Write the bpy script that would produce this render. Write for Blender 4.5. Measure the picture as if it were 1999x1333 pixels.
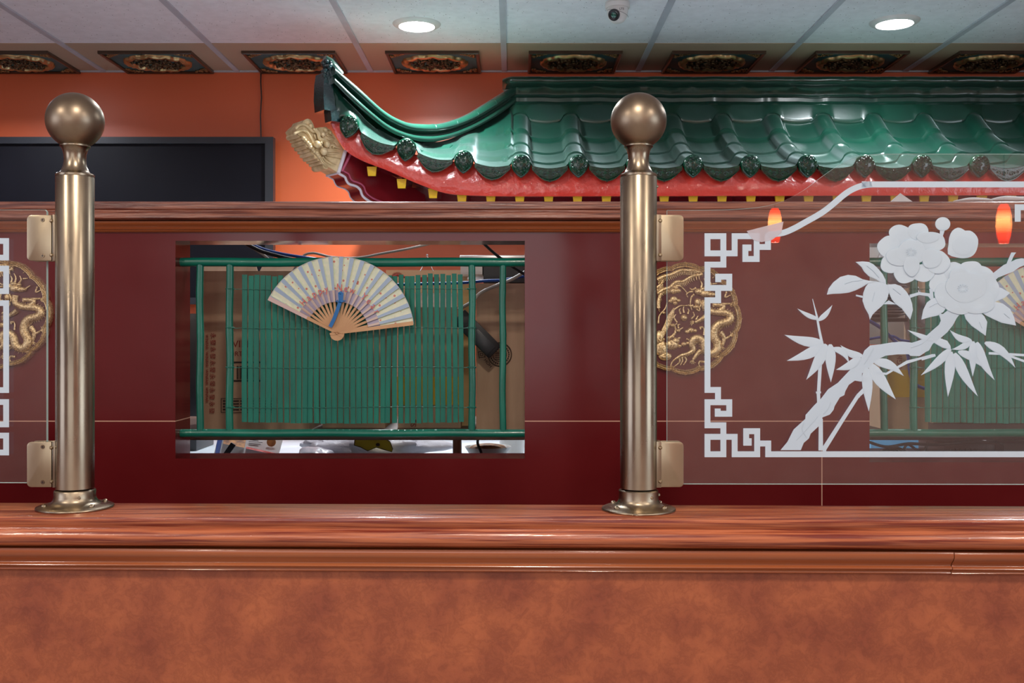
import bpy, bmesh, math, random
from mathutils import Vector, Matrix
from mathutils.geometry import tessellate_polygon
R = math.radians
random.seed(7)
for o in list(bpy.data.objects): bpy.data.objects.remove(o)
sc = bpy.context.scene
C = sc.collection
H = 1.45            # eye height of the camera
K = 2000.0          # focal length in pixels of the 1999 px wide frame

# ---------------------------------------------------------------- camera
cd = bpy.data.cameras.new('camera'); cam = bpy.data.objects.new('camera', cd); C.objects.link(cam)
cd.sensor_width = 36; cd.lens = 36 * K / 1999; cd.shift_y = -16.5 / 1999; cd.clip_start = .05
cam.location = (0, 0, H); cam.rotation_euler = (R(90), 0, 0); sc.camera = cam
sc.view_settings.view_transform = 'Standard'; sc.view_settings.look = 'None'
sc.view_settings.exposure = 0.08; sc.view_settings.gamma = 1; sc.view_settings.use_curve_mapping = False
# ---------------------------------------------------------------- world
w = bpy.data.worlds.new('world'); sc.world = w; w.use_nodes = True
w.node_tree.nodes['Background'].inputs[0].default_value = (.75, .85, 1, 1)
w.node_tree.nodes['Background'].inputs[1].default_value = .6
# ---------------------------------------------------------------- large lights
def area(name, loc, rot, size, power, color, sy=None, shape=None):
    l = bpy.data.lights.new(name, 'AREA'); l.energy = power; l.color = color
    l.shape = shape or ('RECTANGLE' if sy else 'SQUARE'); l.size = size
    if sy: l.size_y = sy
    o = bpy.data.objects.new(name, l); o.location = loc; o.rotation_euler = rot; C.objects.link(o); return o
# daylight from the right-hand window; left and rear panels added as unseen fill
area('daylight_fill', (4.55, -1.2, 1.75), (R(90), 0, R(90)), 2.6, 38, (.80, .90, 1), 1.4)
area('daylight_fill', (-4.15, -1.2, 1.75), (R(90), 0, R(-90)), 2.6, 25, (.86, .86, 1), 1.4)
area('daylight_fill', (-.9, -3.55, 1.75), (R(90), 0, 0), 2.8, 16, (1, .92, .88), 1.3)

# ---------------------------------------------------------------- pixel helpers (image point at a real depth -> world)
def P(px, py, d): return Vector(((px-1000)/K*d, d, H + (650-py)/K*d))
SL = .02            # the front partition runs slightly askew: its right end is nearer
def FP(px, py, D0):
    d = D0/(1 + SL*(px-1000)/K); return P(px, py, d)
def FR(x, y, z): return Vector((x, y - SL*x, z))

# ---------------------------------------------------------------- materials
MATS = {}
def mat(name, col, rough=.5, metal=0, coat=0, col2=None, nscale=8, detail=4, bump=0, bscale=60, stretch=(1,1,1), spec=.5, trans=0,
        lo=.35, hi=.65, emit=None, estr=0, coatr=.05, rough2=None, bdist=.002, world=False):
    if name in MATS: return MATS[name]
    m = bpy.data.materials.new(name); m.use_nodes = True; nt = m.node_tree; b = nt.nodes['Principled BSDF']; L = nt.links
    b.inputs['Base Color'].default_value = (*col, 1); b.inputs['Roughness'].default_value = rough
    b.inputs['Metallic'].default_value = metal; b.inputs['Coat Weight'].default_value = coat
    b.inputs['Coat Roughness'].default_value = coatr; b.inputs['Specular IOR Level'].default_value = spec
    if trans: b.inputs['Transmission Weight'].default_value = trans
    if emit: b.inputs['Emission Color'].default_value = (*emit, 1); b.inputs['Emission Strength'].default_value = estr
    tc = nt.nodes.new('ShaderNodeTexCoord'); mp = nt.nodes.new('ShaderNodeMapping'); mp.inputs['Scale'].default_value = stretch
    if world:
        g = nt.nodes.new('ShaderNodeNewGeometry'); L.new(g.outputs['Position'], mp.inputs[0])
    else: L.new(tc.outputs['Object'], mp.inputs[0])
    def noise(sc_, det=4):
        n = nt.nodes.new('ShaderNodeTexNoise'); n.inputs['Scale'].default_value = sc_; n.inputs['Detail'].default_value = det
        L.new(mp.outputs[0], n.inputs['Vector']); return n
    n = noise(nscale, detail)
    rp = nt.nodes.new('ShaderNodeValToRGB'); rp.color_ramp.elements[0].position = lo; rp.color_ramp.elements[1].position = hi
    c2 = col2 or tuple(c*.88 for c in col)
    rp.color_ramp.elements[0].color = (*c2, 1); rp.color_ramp.elements[1].color = (*col, 1)
    L.new(n.outputs['Fac'], rp.inputs[0]); L.new(rp.outputs[0], b.inputs['Base Color'])
    if rough2 is not None:
        mr = nt.nodes.new('ShaderNodeMapRange'); mr.inputs[1].default_value = .35; mr.inputs[2].default_value = .65
        mr.inputs[3].default_value = rough; mr.inputs[4].default_value = rough2
        L.new(n.outputs['Fac'], mr.inputs[0]); L.new(mr.outputs[0], b.inputs['Roughness'])
    if bump:
        bn = nt.nodes.new('ShaderNodeBump'); bn.inputs['Strength'].default_value = bump; bn.inputs['Distance'].default_value = bdist
        n2 = noise(bscale, 5); L.new(n2.outputs['Fac'], bn.inputs['Height']); L.new(bn.outputs[0], b.inputs['Normal'])
        if coat: L.new(bn.outputs[0], b.inputs['Coat Normal'])
    MATS[name] = m; return m

brass = mat('aged brass', (.40,.33,.235), .2, 1, col2=(.22,.18,.135), nscale=16, detail=6, stretch=(1,1,.35), rough2=.38, bump=.06, bscale=90)
brass_ball = mat('dull brass', (.36,.29,.205), .36, 1, col2=(.26,.205,.15), nscale=18, detail=6, rough2=.42)
brass_light = mat('brushed brass plate', (.45,.375,.26), .32, 1, col2=(.36,.29,.195), nscale=20, stretch=(1,1,.3), bump=.1, bscale=80)
ledge_wood = mat('red lacquered oak', (.48,.14,.055), .3, 0, .7, col2=(.17,.018,.007), nscale=26, detail=6, stretch=(.2,6,9), bump=.35, bscale=30, coatr=.1, lo=.38, hi=.58, world=True, bdist=.0025)
mould_wood = mat('brown stained moulding', (.34,.095,.028), .26, 0, .7, col2=(.26,.062,.018), nscale=20, stretch=(.08,1,1), coatr=.1, world=True)
beam_wood = mat('open grained oak cap', (.34,.115,.065), .32, 0, .45, col2=(.13,.03,.018), nscale=30, detail=7, stretch=(.3,6,8), bump=.5, bscale=40, coatr=.18, lo=.38, hi=.6, world=True)
green_paint = mat('green gloss paint', (.004,.18,.12), .3, 0, .3, col2=(.003,.125,.085), nscale=10, bump=.08, bscale=60)
slat_paint = mat('green painted bamboo slat', (.003,.19,.132), .48, 0, 0, col2=(.002,.135,.097), nscale=16, detail=7, stretch=(2,1,.5), bump=.5, bscale=45, rough2=.6)
glaze = mat('green roof glaze', (.0022,.040,.023), .24, 0, .6, col2=(.002,.028,.018), nscale=9, bump=.12, bscale=22, coatr=.16, lo=.3, hi=.7)
def grazing_sheen(m, w_, r_=.35):  # cool white sheen layer, strongest at grazing angles
    b = m.node_tree.nodes['Principled BSDF']; b.inputs['Sheen Weight'].default_value = w_; b.inputs['Sheen Roughness'].default_value = r_; b.inputs['Sheen Tint'].default_value = (.85,1,1,1)
grazing_sheen(glaze, .38)
glaze_relief = mat('dark green relief glaze', (.003,.06,.028), .18, 0, .5, col2=(.001,.02,.012), nscale=60, bump=.12, bscale=150, coatr=.06)
glaze_dark = mat('blackish green glaze', (.008,.04,.04), .2, 0, .6, col2=(.003,.016,.02), nscale=25, bump=.5, bscale=110, coatr=.1)
red_lacquer = mat('red lacquer fascia', (.78,.06,.04), .3, 0, .8, col2=(.68,.045,.03), nscale=10, bump=.6, bscale=22, coatr=.05, bdist=.008)
maroon_gloss = mat('maroon lacquer', (.2,.008,.014), .25, 0, .6, bump=.2, bscale=25)
pink_paint = mat('pink paint', (.5,.09,.17), .4)
white_paint = mat('white gloss paint', (.74,.7,.78), .25, 0, .4, bump=.15, bscale=30)
yellow_paint = mat('yellow paint', (.95,.62,.02), .4, bump=.2, bscale=50)
gold = mat('gold paint', (.88,.68,.38), .34, .75, col2=(.42,.28,.12), nscale=330, detail=2, bump=.4, bscale=420, lo=.38, hi=.55)  # darker fleck tone painted in as shade of the relief cavities
gold_head = mat('matte gold carving paint', (.84,.67,.40), .42, .25, col2=(.55,.4,.2), nscale=30, bump=.15, bscale=160)
dark_gold = mat('dark antique gold', (.22,.16,.08), .32, .6, col2=(.03,.018,.01), nscale=90, bump=.7, bscale=300, lo=.42, hi=.6)
frame_wood = mat('brown panel frame', (.07,.035,.02), .3, 0, .3, col2=(.04,.02,.01))
teal = mat('teal panel ground', (.03,.15,.17), .5, col2=(.02,.1,.11))
orange_wall = mat('orange wall paint', (.66,.125,.04), .36, col2=(.63,.117,.038), nscale=1.2, bump=.15, bscale=160, bdist=.001)
ceil_tan = mat('tan painted ceiling tile', (.5,.38,.27), .8, col2=(.46,.35,.25), nscale=3)
tbar = mat('ceiling grid metal', (.52,.56,.62), .5)
white_plastic = mat('white plastic', (.75,.75,.73), .35, coat=.2)
black_plastic = mat('black plastic', (.012,.012,.015), .35, col2=(.01,.01,.012))
bezel_m = mat('black bezel', (.02,.024,.03), .3, col2=(.018,.02,.026))
screen_m = mat('tv screen', (.006,.006,.010), .45, spec=.15)
cardboard = mat('brown cardboard', (.58,.40,.27), .8, col2=(.47,.31,.2), nscale=7, bump=.2, bscale=30, stretch=(3,1,.4))
cardboard_light = mat('pale cardboard', (.62,.43,.28), .8, col2=(.55,.37,.24), nscale=7)
red_ink = mat('red print', (.3,.025,.02), .7)
black_ink = mat('dark print', (.04,.02,.015), .7)
fan_wood = mat('pale bamboo', (.66,.39,.2), .5, col2=(.56,.32,.16), nscale=20, stretch=(1,1,1))
fan_blue = mat('blue grey paper', (.42,.55,.70), .7, col2=(.38,.50,.66))
fan_mauve = mat('mauve gauze', (.47,.43,.55), .6)
fan_inner = mat('gauze over rib', (.72,.58,.50), .6)
fan_pink = mat('pink guard paper', (.72,.55,.52), .6)
ribbon_m = mat('blue ribbon', (.01,.17,.5), .4)
fan_red = mat('red lettering', (.75,.16,.13), .6)
etched = None
cable_white = mat('grey cable', (.5,.46,.42), .5)
cable_blue = mat('blue cable', (.01,.07,.35), .45)
steel_m = mat('brushed steel', (.5,.5,.52), .3, 1)
tape_yellow = mat('yellow tape', (.8,.5,.02), .35)
counter_m = mat('white laminate', (.6,.66,.72), .4)
paper_m = mat('white paper', (.7,.69,.7), .7)
plastic_bag_m = mat('white plastic bag', (.5,.48,.52), .35, col2=(.38,.36,.42), nscale=12, bump=1, bscale=14, bdist=.01)
grey_bag_m = mat('grey plastic bag', (.4,.37,.38), .35, col2=(.28,.25,.26), nscale=12, bump=1, bscale=14, bdist=.01)
bag_yellow = mat('yellow print', (.6,.45,.02), .5)
menu_blue = mat('blue print', (.02,.06,.28), .5)
food_m = mat('printed food', (.42,.18,.05), .6, col2=(.12,.04,.015), nscale=60)
floor_m = mat('pale floor tile', (.42,.36,.32), .35)
rear_m = mat('warm rear wall', (.68,.46,.4), .7)
dark_shelf = mat('dark shelf', (.03,.018,.014), .5)

def nodes_mat(name):
    m = bpy.data.materials.new(name); m.use_nodes = True; m.node_tree.nodes.clear()
    o = m.node_tree.nodes.new('ShaderNodeOutputMaterial'); return m, m.node_tree, m.node_tree.links, o
def glass_material():
    m, nt, L, o = nodes_mat('clear glass')
    t = nt.nodes.new('ShaderNodeBsdfTransparent'); t.inputs[0].default_value = (.97,.985,.98,1)
    g = nt.nodes.new('ShaderNodeBsdfGlossy'); g.inputs['Roughness'].default_value = 0; g.inputs[0].default_value = (1,1,1,1)
    lw = nt.nodes.new('ShaderNodeLayerWeight'); lw.inputs[0].default_value = .5
    pw = nt.nodes.new('ShaderNodeMath'); pw.operation = 'POWER'; pw.inputs[1].default_value = 5
    ma = nt.nodes.new('ShaderNodeMath'); ma.operation = 'MULTIPLY_ADD'; ma.inputs[1].default_value = .9; ma.inputs[2].default_value = .075
    mx = nt.nodes.new('ShaderNodeMixShader')
    L.new(lw.outputs['Facing'], pw.inputs[0]); L.new(pw.outputs[0], ma.inputs[0]); L.new(ma.outputs[0], mx.inputs[0])
    L.new(t.outputs[0], mx.inputs[1]); L.new(g.outputs[0], mx.inputs[2]); L.new(mx.outputs[0], o.inputs[0]); return m
glass = glass_material()
def frost_material(name, col, tr):
    m, nt, L, o = nodes_mat(name)
    d = nt.nodes.new('ShaderNodeBsdfDiffuse'); d.inputs[0].default_value = (*col,1)
    tl = nt.nodes.new('ShaderNodeBsdfTranslucent'); tl.inputs[0].default_value = (*col,1)
    m1 = nt.nodes.new('ShaderNodeMixShader'); m1.inputs[0].default_value = .25
    t = nt.nodes.new('ShaderNodeBsdfTransparent')
    m2 = nt.nodes.new('ShaderNodeMixShader'); m2.inputs[0].default_value = tr
    L.new(d.outputs[0], m1.inputs[1]); L.new(tl.outputs[0], m1.inputs[2]); L.new(m1.outputs[0], m2.inputs[1]); L.new(t.outputs[0], m2.inputs[2])
    L.new(m2.outputs[0], o.inputs[0]); return m
etched = frost_material('frosted etching', (.60,.71,.81), 0)
etched2 = frost_material('frosted etching relief', (.62,.73,.82), 0)
tape_m = frost_material('clear tape', (.75,.7,.75), .55)
glass_edge = frost_material('green glass edge', (.62,.86,.84), .1)

def tile_material():
    m = mat('maroon wall tile', (.13,.009,.011), .12, 0, .0, col2=(.105,.006,.008), nscale=3, bump=.05, bscale=9, world=True, bdist=.004, rough2=.2)
    nt = m.node_tree; L = nt.links; b = nt.nodes['Principled BSDF']
    g = nt.nodes.new('ShaderNodeNewGeometry'); s = nt.nodes.new('ShaderNodeSeparateXYZ'); L.new(g.outputs['Position'], s.inputs[0])
    def near(sock, v, wd):
        a = nt.nodes.new('ShaderNodeMath'); a.operation = 'COMPARE'; a.inputs[1].default_value = v; a.inputs[2].default_value = wd; L.new(sock, a.inputs[0]); return a.outputs[0]
    def op(kind, a, b_):
        n = nt.nodes.new('ShaderNodeMath'); n.operation = kind
        for i, v in enumerate((a, b_)):
            if isinstance(v, float): n.inputs[i].default_value = v
            else: L.new(v, n.inputs[i])
        return n.outputs[0]
    z0 = H + (650-822)/K*2.2
    hz = near(s.outputs['Z'], z0, .0011)
    v1 = op('MULTIPLY', near(s.outputs['X'], (1605-1000)/K*2.2, .0011), op('LESS_THAN', s.outputs['Z'], z0))
    v2 = op('MULTIPLY', near(s.outputs['X'], (1658-1000)/K*2.2, .0009), op('GREATER_THAN', s.outputs['Z'], z0))
    mk = op('MAXIMUM', hz, v1)
    mx = nt.nodes.new('ShaderNodeMix'); mx.data_type = 'RGBA'; L.new(mk, mx.inputs[0])
    src = b.inputs['Base Color'].links[0].from_socket; L.new(src, mx.inputs[6]); mx.inputs[7].default_value = (.62,.36,.26,1)
    L.new(mx.outputs[2], b.inputs['Base Color']); return m
tile = tile_material()
def speckle_material(name, col):
    m = mat(name, col, .85, col2=tuple(c*.93 for c in col), nscale=30, bump=.4, bscale=120)
    nt = m.node_tree; L = nt.links; b = nt.nodes['Principled BSDF']
    g = nt.nodes.new('ShaderNodeNewGeometry'); n = nt.nodes.new('ShaderNodeTexVoronoi'); n.inputs['Scale'].default_value = 75
    mp = nt.nodes.new('ShaderNodeMapping'); mp.inputs['Scale'].default_value = (1,.55,1); L.new(g.outputs['Position'], mp.inputs[0]); L.new(mp.outputs[0], n.inputs['Vector'])
    c = nt.nodes.new('ShaderNodeMath'); c.operation = 'LESS_THAN'; c.inputs[1].default_value = .15; L.new(n.outputs['Distance'], c.inputs[0])
    n3 = nt.nodes.new('ShaderNodeTexNoise'); n3.inputs['Scale'].default_value = 40; L.new(g.outputs['Position'], n3.inputs['Vector'])
    c3 = nt.nodes.new('ShaderNodeMath'); c3.operation = 'GREATER_THAN'; c3.inputs[1].default_value = .52; L.new(n3.outputs['Fac'], c3.inputs[0])
    c4 = nt.nodes.new('ShaderNodeMath'); c4.operation = 'MULTIPLY'; L.new(c.outputs[0], c4.inputs[0]); L.new(c3.outputs[0], c4.inputs[1])
    mx = nt.nodes.new('ShaderNodeMix'); mx.data_type = 'RGBA'; L.new(c4.outputs[0], mx.inputs[0])
    src = b.inputs['Base Color'].links[0].from_socket; L.new(src, mx.inputs[6]); mx.inputs[7].default_value = tuple(c_*.45 for c_ in col)+(1,)
    L.new(mx.outputs[2], b.inputs['Base Color']); return m
ceil_white = speckle_material('speckled ceiling tile', (.84,.87,.92))
def wallpaper_material():
    m = mat('mottled orange brown wallcovering', (.36,.10,.038), .5, col2=(.215,.05,.023), nscale=13, detail=14, lo=.32, hi=.66, bump=.25, bscale=160, world=True)
    nt = m.node_tree; L = nt.links; b = nt.nodes['Principled BSDF']
    g = nt.nodes.new('ShaderNodeNewGeometry')
    n = nt.nodes.new('ShaderNodeTexNoise'); n.inputs['Scale'].default_value = 48; n.inputs['Detail'].default_value = 14; n.inputs['Distortion'].default_value = .5; n.inputs['Roughness'].default_value = .72
    L.new(g.outputs['Position'], n.inputs['Vector'])
    r = nt.nodes.new('ShaderNodeValToRGB'); e = r.color_ramp.elements
    e[0].position = .40; e[0].color = (1,1,1,1); e[1].position = .60; e[1].color = (1.12,1.12,1.12,1)
    a = e.new(.46); a.color = (.80,.75,.74,1); a2 = e.new(.52); a2.color = (1,1,1,1)
    L.new(n.outputs['Fac'], r.inputs[0])
    mx = nt.nodes.new('ShaderNodeMix'); mx.data_type = 'RGBA'; mx.blend_type = 'MULTIPLY'; mx.inputs[0].default_value = .8
    src = b.inputs['Base Color'].links[0].from_socket; L.new(src, mx.inputs[6]); L.new(r.outputs[0], mx.inputs[7]); L.new(mx.outputs[2], b.inputs['Base Color']); return m
wallpaper = wallpaper_material()
def floral_material():
    m = mat('cream floral paper', (.80,.82,.64), .7, col2=(.68,.76,.60), nscale=90)
    nt = m.node_tree; L = nt.links; b = nt.nodes['Principled BSDF']
    tc = nt.nodes.new('ShaderNodeTexCoord'); v = nt.nodes.new('ShaderNodeTexVoronoi'); v.inputs['Scale'].default_value = 75; L.new(tc.outputs['Object'], v.inputs['Vector'])
    c = nt.nodes.new('ShaderNodeMath'); c.operation = 'LESS_THAN'; c.inputs[1].default_value = .2; L.new(v.outputs['Distance'], c.inputs[0])
    mx = nt.nodes.new('ShaderNodeMix'); mx.data_type = 'RGBA'; L.new(c.outputs[0], mx.inputs[0])
    src = b.inputs['Base Color'].links[0].from_socket; L.new(src, mx.inputs[6]); mx.inputs[7].default_value = (.62,.25,.2,1); L.new(mx.outputs[2], b.inputs['Base Color']); return m
floral = floral_material()

# ---------------------------------------------------------------- object helpers
def props(o, label=None, cat=None, group=None, kind=None):
    if label: o['label'] = label
    if cat: o['category'] = cat
    if group: o['group'] = group
    if kind: o['kind'] = kind
    return o
def thing(name, label, cat, loc, group=None):
    o = bpy.data.objects.new(name, None); o.empty_display_size = .05; C.objects.link(o); o.location = loc
    return props(o, label, cat, group)
def wloc(o):
    v = Vector(o.location)
    while o.parent: o = o.parent; v += Vector(o.location)
    return v
class MB:
    def __init__(s): s.v = []; s.f = []; s.m = []
    def add(s, vs, fs, mi=0):
        k = len(s.v); s.v += [Vector(v) for v in vs]; s.f += [tuple(i+k for i in f) for f in fs]; s.m += [mi]*len(fs); return s
    def box(s, a, b, mi=0, fr=False):
        x0,x1 = sorted((a[0],b[0])); y0,y1 = sorted((a[1],b[1])); z0,z1 = sorted((a[2],b[2]))
        vs = [(x,y,z) for x in (x0,x1) for y in (y0,y1) for z in (z0,z1)]
        if fr: vs = [FR(*v) for v in vs]
        return s.add(vs, [(0,1,3,2),(4,6,7,5),(0,4,5,1),(2,3,7,6),(0,2,6,4),(1,5,7,3)], mi)
    def prism(s, poly, off, mi=0, mside=None, cap=True):
        n = len(poly); off = Vector(off); poly = [Vector(p) for p in poly]
        tri = tessellate_polygon([poly])
        vs = poly + [p+off for p in poly]
        if cap: s.add(vs, [tuple(t) for t in tri] + [tuple(i+n for i in reversed(t)) for t in tri], mi)
        s.add(vs, [(i,(i+1)%n,(i+1)%n+n,i+n) for i in range(n)], mi if mside is None else mside); return s
    def tube(s, pts, r, n=8, mi=0, flat=None, closed=False, cap=True):
        pts = [Vector(p) for p in pts]; N = len(pts)
        rs = r if isinstance(r, (list, tuple)) else [r]*N
        k = len(s.v); vs = []; up = Vector((0,-1,0)) if flat else None; prev = None
        for i, p in enumerate(pts):
            if closed: t = pts[(i+1)%N]-pts[i-1]
            else: t = pts[min(i+1,N-1)]-pts[max(i-1,0)]
            if t.length < 1e-9: t = Vector((1,0,0))
            t.normalize()
            if flat: a = up
            elif prev is None:
                a = Vector((0,0,1)) if abs(t.z) < .9 else Vector((0,1,0)); a = (a - t*a.dot(t)).normalized()
            else: a = (prev - t*prev.dot(t)); a = a.normalized() if a.length > 1e-6 else prev
            prev = a; b = t.cross(a).normalized()
            for j in range(n):
                th = 2*math.pi*j/n; vs.append(p + a*math.cos(th)*rs[i]*(flat or 1) + b*math.sin(th)*rs[i])
        fs = []
        for i in range(N if closed else N-1):
            for j in range(n):
                i2 = (i+1)%N; fs.append((i*n+j, i*n+(j+1)%n, i2*n+(j+1)%n, i2*n+j))
        if cap and not closed: fs += [tuple(reversed(range(n))), tuple((N-1)*n+j for j in range(n))]
        return s.add(vs, fs, mi)
    def lathe(s, prof, c, axis='z', n=40, mi=0, flat=(1,1)):
        vs = []; fs = []; N = len(prof); c = Vector(c)
        for j in range(n):
            th = 2*math.pi*j/n; a = math.cos(th)*flat[0]; b = math.sin(th)*flat[1]
            for r, h in prof:
                if axis == 'z': vs.append(c+Vector((r*a, r*b, h)))
                elif axis == 'y': vs.append(c+Vector((r*a, h, r*b)))
                else: vs.append(c+Vector((h, r*a, r*b)))
        for j in range(n):
            for i in range(N-1):
                q = (j+1)%n; fs.append((j*N+i, q*N+i, q*N+i+1, j*N+i+1))
        return s.add(vs, fs, mi)
    def ball(s, c, r, n=12, m=8, mi=0):
        if not isinstance(r, (tuple, list, Vector)): r = (r,r,r)
        vs = [Vector(c)+Vector((0,0,r[2]))]; fs = []
        for i in range(1, m):
            for j in range(n):
                a = math.pi*i/m; b = 2*math.pi*j/n
                vs.append(Vector(c)+Vector((r[0]*math.sin(a)*math.cos(b), r[1]*math.sin(a)*math.sin(b), r[2]*math.cos(a))))
        vs.append(Vector(c)-Vector((0,0,r[2])))
        for j in range(n):
            fs.append((0, 1+j, 1+(j+1)%n)); fs.append((len(vs)-1, 1+(m-2)*n+(j+1)%n, 1+(m-2)*n+j))
            for i in range(m-2): fs.append((1+i*n+j, 1+(i+1)*n+j, 1+(i+1)*n+(j+1)%n, 1+i*n+(j+1)%n))
        return s.add(vs, fs, mi)
    def grid(s, rows, mi=0):
        n = len(rows[0]); vs = [p for r in rows for p in r]
        return s.add(vs, [(i*n+j, i*n+j+1, (i+1)*n+j+1, (i+1)*n+j) for i in range(len(rows)-1) for j in range(n-1)], mi)
    def build(s, name, mats, parent=None, smooth=40, bevel=0, origin=None, weld=True, dedupe=False):
        me = bpy.data.meshes.new(name)
        if parent: org = wloc(parent)
        elif origin is not None: org = Vector(origin)
        else:
            xs = [v.x for v in s.v]; ys = [v.y for v in s.v]; zs = [v.z for v in s.v]
            org = Vector(((min(xs)+max(xs))/2, (min(ys)+max(ys))/2, min(zs)))
        me.from_pydata([v-org for v in s.v], [], s.f)
        for m_ in (mats if isinstance(mats, (list, tuple)) else [mats]): me.materials.append(m_)
        for p, mi in zip(me.polygons, s.m): p.material_index = mi
        bm = bmesh.new(); bm.from_mesh(me)
        if weld: bmesh.ops.remove_doubles(bm, verts=bm.verts, dist=1e-6)
        bmesh.ops.recalc_face_normals(bm, faces=bm.faces)
        if bevel:
            es = [e for e in bm.edges if len(e.link_faces) == 2 and e.calc_face_angle(0) > R(30)]
            bmesh.ops.bevel(bm, geom=es, offset=bevel, segments=2, affect='EDGES', profile=.6)
        bm.to_mesh(me); bm.free()
        if smooth:
            for p in me.polygons: p.use_smooth = True
            me.set_sharp_from_angle(angle=R(smooth))
        o = bpy.data.objects.new(name, me); C.objects.link(o)
        if parent: o.parent = parent
        else: o.location = org
        return o
def lift(o):
    return o
def copy_tree(o, parent=None, loc=None):
    c = o.copy(); C.objects.link(c)
    if parent: c.parent = parent
    if loc is not None: c.location = loc
    for ch in list(o.children): copy_tree(ch, c)
    return c
def spline(pts, n=8, closed=False):
    out = []; N = len(pts); T = type(pts[0]); pts = [Vector(p) for p in pts]
    for i in range(N if closed else N-1):
        g = lambda k: pts[k % N] if closed else pts[max(0, min(N-1, k))]
        p0,p1,p2,p3 = g(i-1), g(i), g(i+1), g(i+2)
        for j in range(n):
            t = j/n
            out.append(.5*((2*p1)+(p2-p0)*t+(2*p0-5*p1+4*p2-p3)*t*t+(3*p1-p0-3*p2+p3)*t**3))
    if not closed: out.append(pts[-1])
    return out
def lerp_table(tab, x):
    if x <= tab[0][0]: return tab[0][1]
    for (a,b),(c,d) in zip(tab, tab[1:]):
        if x <= c:
            t = (x-a)/(c-a); return b+(d-b)*t
    return tab[-1][1]
def smooth_table(tab, x):
    n = len(tab)
    if x <= tab[0][0]: return tab[0][1]
    if x >= tab[-1][0]: return tab[-1][1]
    for i in range(n-1):
        if x <= tab[i+1][0]:
            x0,y0 = tab[i]; x1,y1 = tab[i+1]
            m0 = (tab[i+1][1]-tab[max(i-1,0)][1])/(tab[i+1][0]-tab[max(i-1,0)][0])
            j = min(i+2, n-1); m1 = (tab[j][1]-tab[i][1])/(tab[j][0]-tab[i][0])
            h = x1-x0; t = (x-x0)/h
            return (2*t**3-3*t*t+1)*y0+(t**3-2*t*t+t)*h*m0+(-2*t**3+3*t*t)*y1+(t**3-t*t)*h*m1
def text_mesh(body, size, m, parent, name, place, extrude=.0003, align='CENTER', label=None):
    """place: Matrix mapping text space (x right, y up, z towards the viewer) to world"""
    cu = bpy.data.curves.new('t', 'FONT'); cu.body = body; cu.size = size; cu.extrude = extrude; cu.align_x = align; cu.align_y = 'CENTER'; cu.resolution_u = 3
    to = bpy.data.objects.new('t', cu); C.objects.link(to)
    dg = bpy.context.evaluated_depsgraph_get(); dg.update()
    me = bpy.data.meshes.new_from_object(to.evaluated_get(dg)); bpy.data.objects.remove(to); bpy.data.curves.remove(cu)
    org = wloc(parent) if parent else Vector((0,0,0))
    me.transform(Matrix.Translation(-org) @ place); me.materials.clear(); me.materials.append(m); me.name = name
    o = bpy.data.objects.new(name, me); C.objects.link(o); o.parent = parent
    return o
def facing(loc, roll=0, sx=1):
    """text frame lying in the XZ plane, facing the camera (-Y)"""
    return Matrix.Translation(loc) @ Matrix.Rotation(R(90), 4, 'X') @ Matrix.Rotation(roll, 4, 'Z') @ Matrix.Diagonal((sx,1,1,1))

# ================================================================ ROOM SHELL
ZC = H + 1.2        # ceiling height
DB = 4.69           # back wall
XL, XR, YR = -4.2, 4.6, -3.6
def struct(mb, name, m, **k):
    o = mb.build(name, m, smooth=k.get('smooth', 40), bevel=k.get('bevel', 0), origin=(0,0,0)); o['kind'] = 'structure'; return o
struct(MB().box((XL, DB, 0), (XR, DB+.1, ZC+.1)), 'wall_back', orange_wall)
def side_wall(x0, x1):
    mb = MB()
    for a, b, c, d in ((YR,-2.6,0,ZC+.1),(.2,DB,0,ZC+.1),(-2.6,.2,0,1.0),(-2.6,.2,2.5,ZC+.1)): mb.box((x0, a, c), (x1, b, d))
    return mb
struct(side_wall(XL-.1, XL), 'wall_left', rear_m)
struct(side_wall(XR, XR+.1), 'wall_right', rear_m)
struct(MB().box((XL-.1, YR-.1, -.1), (XR+.1, DB+.1, 0)), 'floor', floor_m)
mb = MB()   # rear wall with one added, unseen window opening
for a, b, c, d in ((XL,-2.4,0,ZC+.1),(.6,XR,0,ZC+.1),(-2.4,.6,0,1.05),(-2.4,.6,2.45,ZC+.1)):
    mb.box((a, YR-.1, c), (b, YR, d))
struct(mb, 'wall_rear', rear_m)
TX0 = -.035; TP = .61; YT = 4.24       # ceiling grid
mb = MB(); mb.box((XL, YR, ZC), (XR, YT, ZC+.02), 0); mb.box((XL, YT, ZC-.002), (XR, DB, ZC+.02), 1)
struct(mb, 'ceiling', [ceil_white, ceil_tan])
mb = MB()
for k in range(-7, 8):
    x = TX0+TP*k
    if XL < x < XR: mb.box((x-.012, YR, ZC-.007), (x+.012, DB, ZC+.001))
for j in range(1, 13):
    y = YT-TP*j
    if y > YR: mb.box((XL, y-.012, ZC-.0065), (XR, y+.012, ZC+.001))
mb.box((XL, DB-.014, ZC-.008), (XR, DB, ZC+.001))
struct(mb, 'trim_1', tbar)

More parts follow.
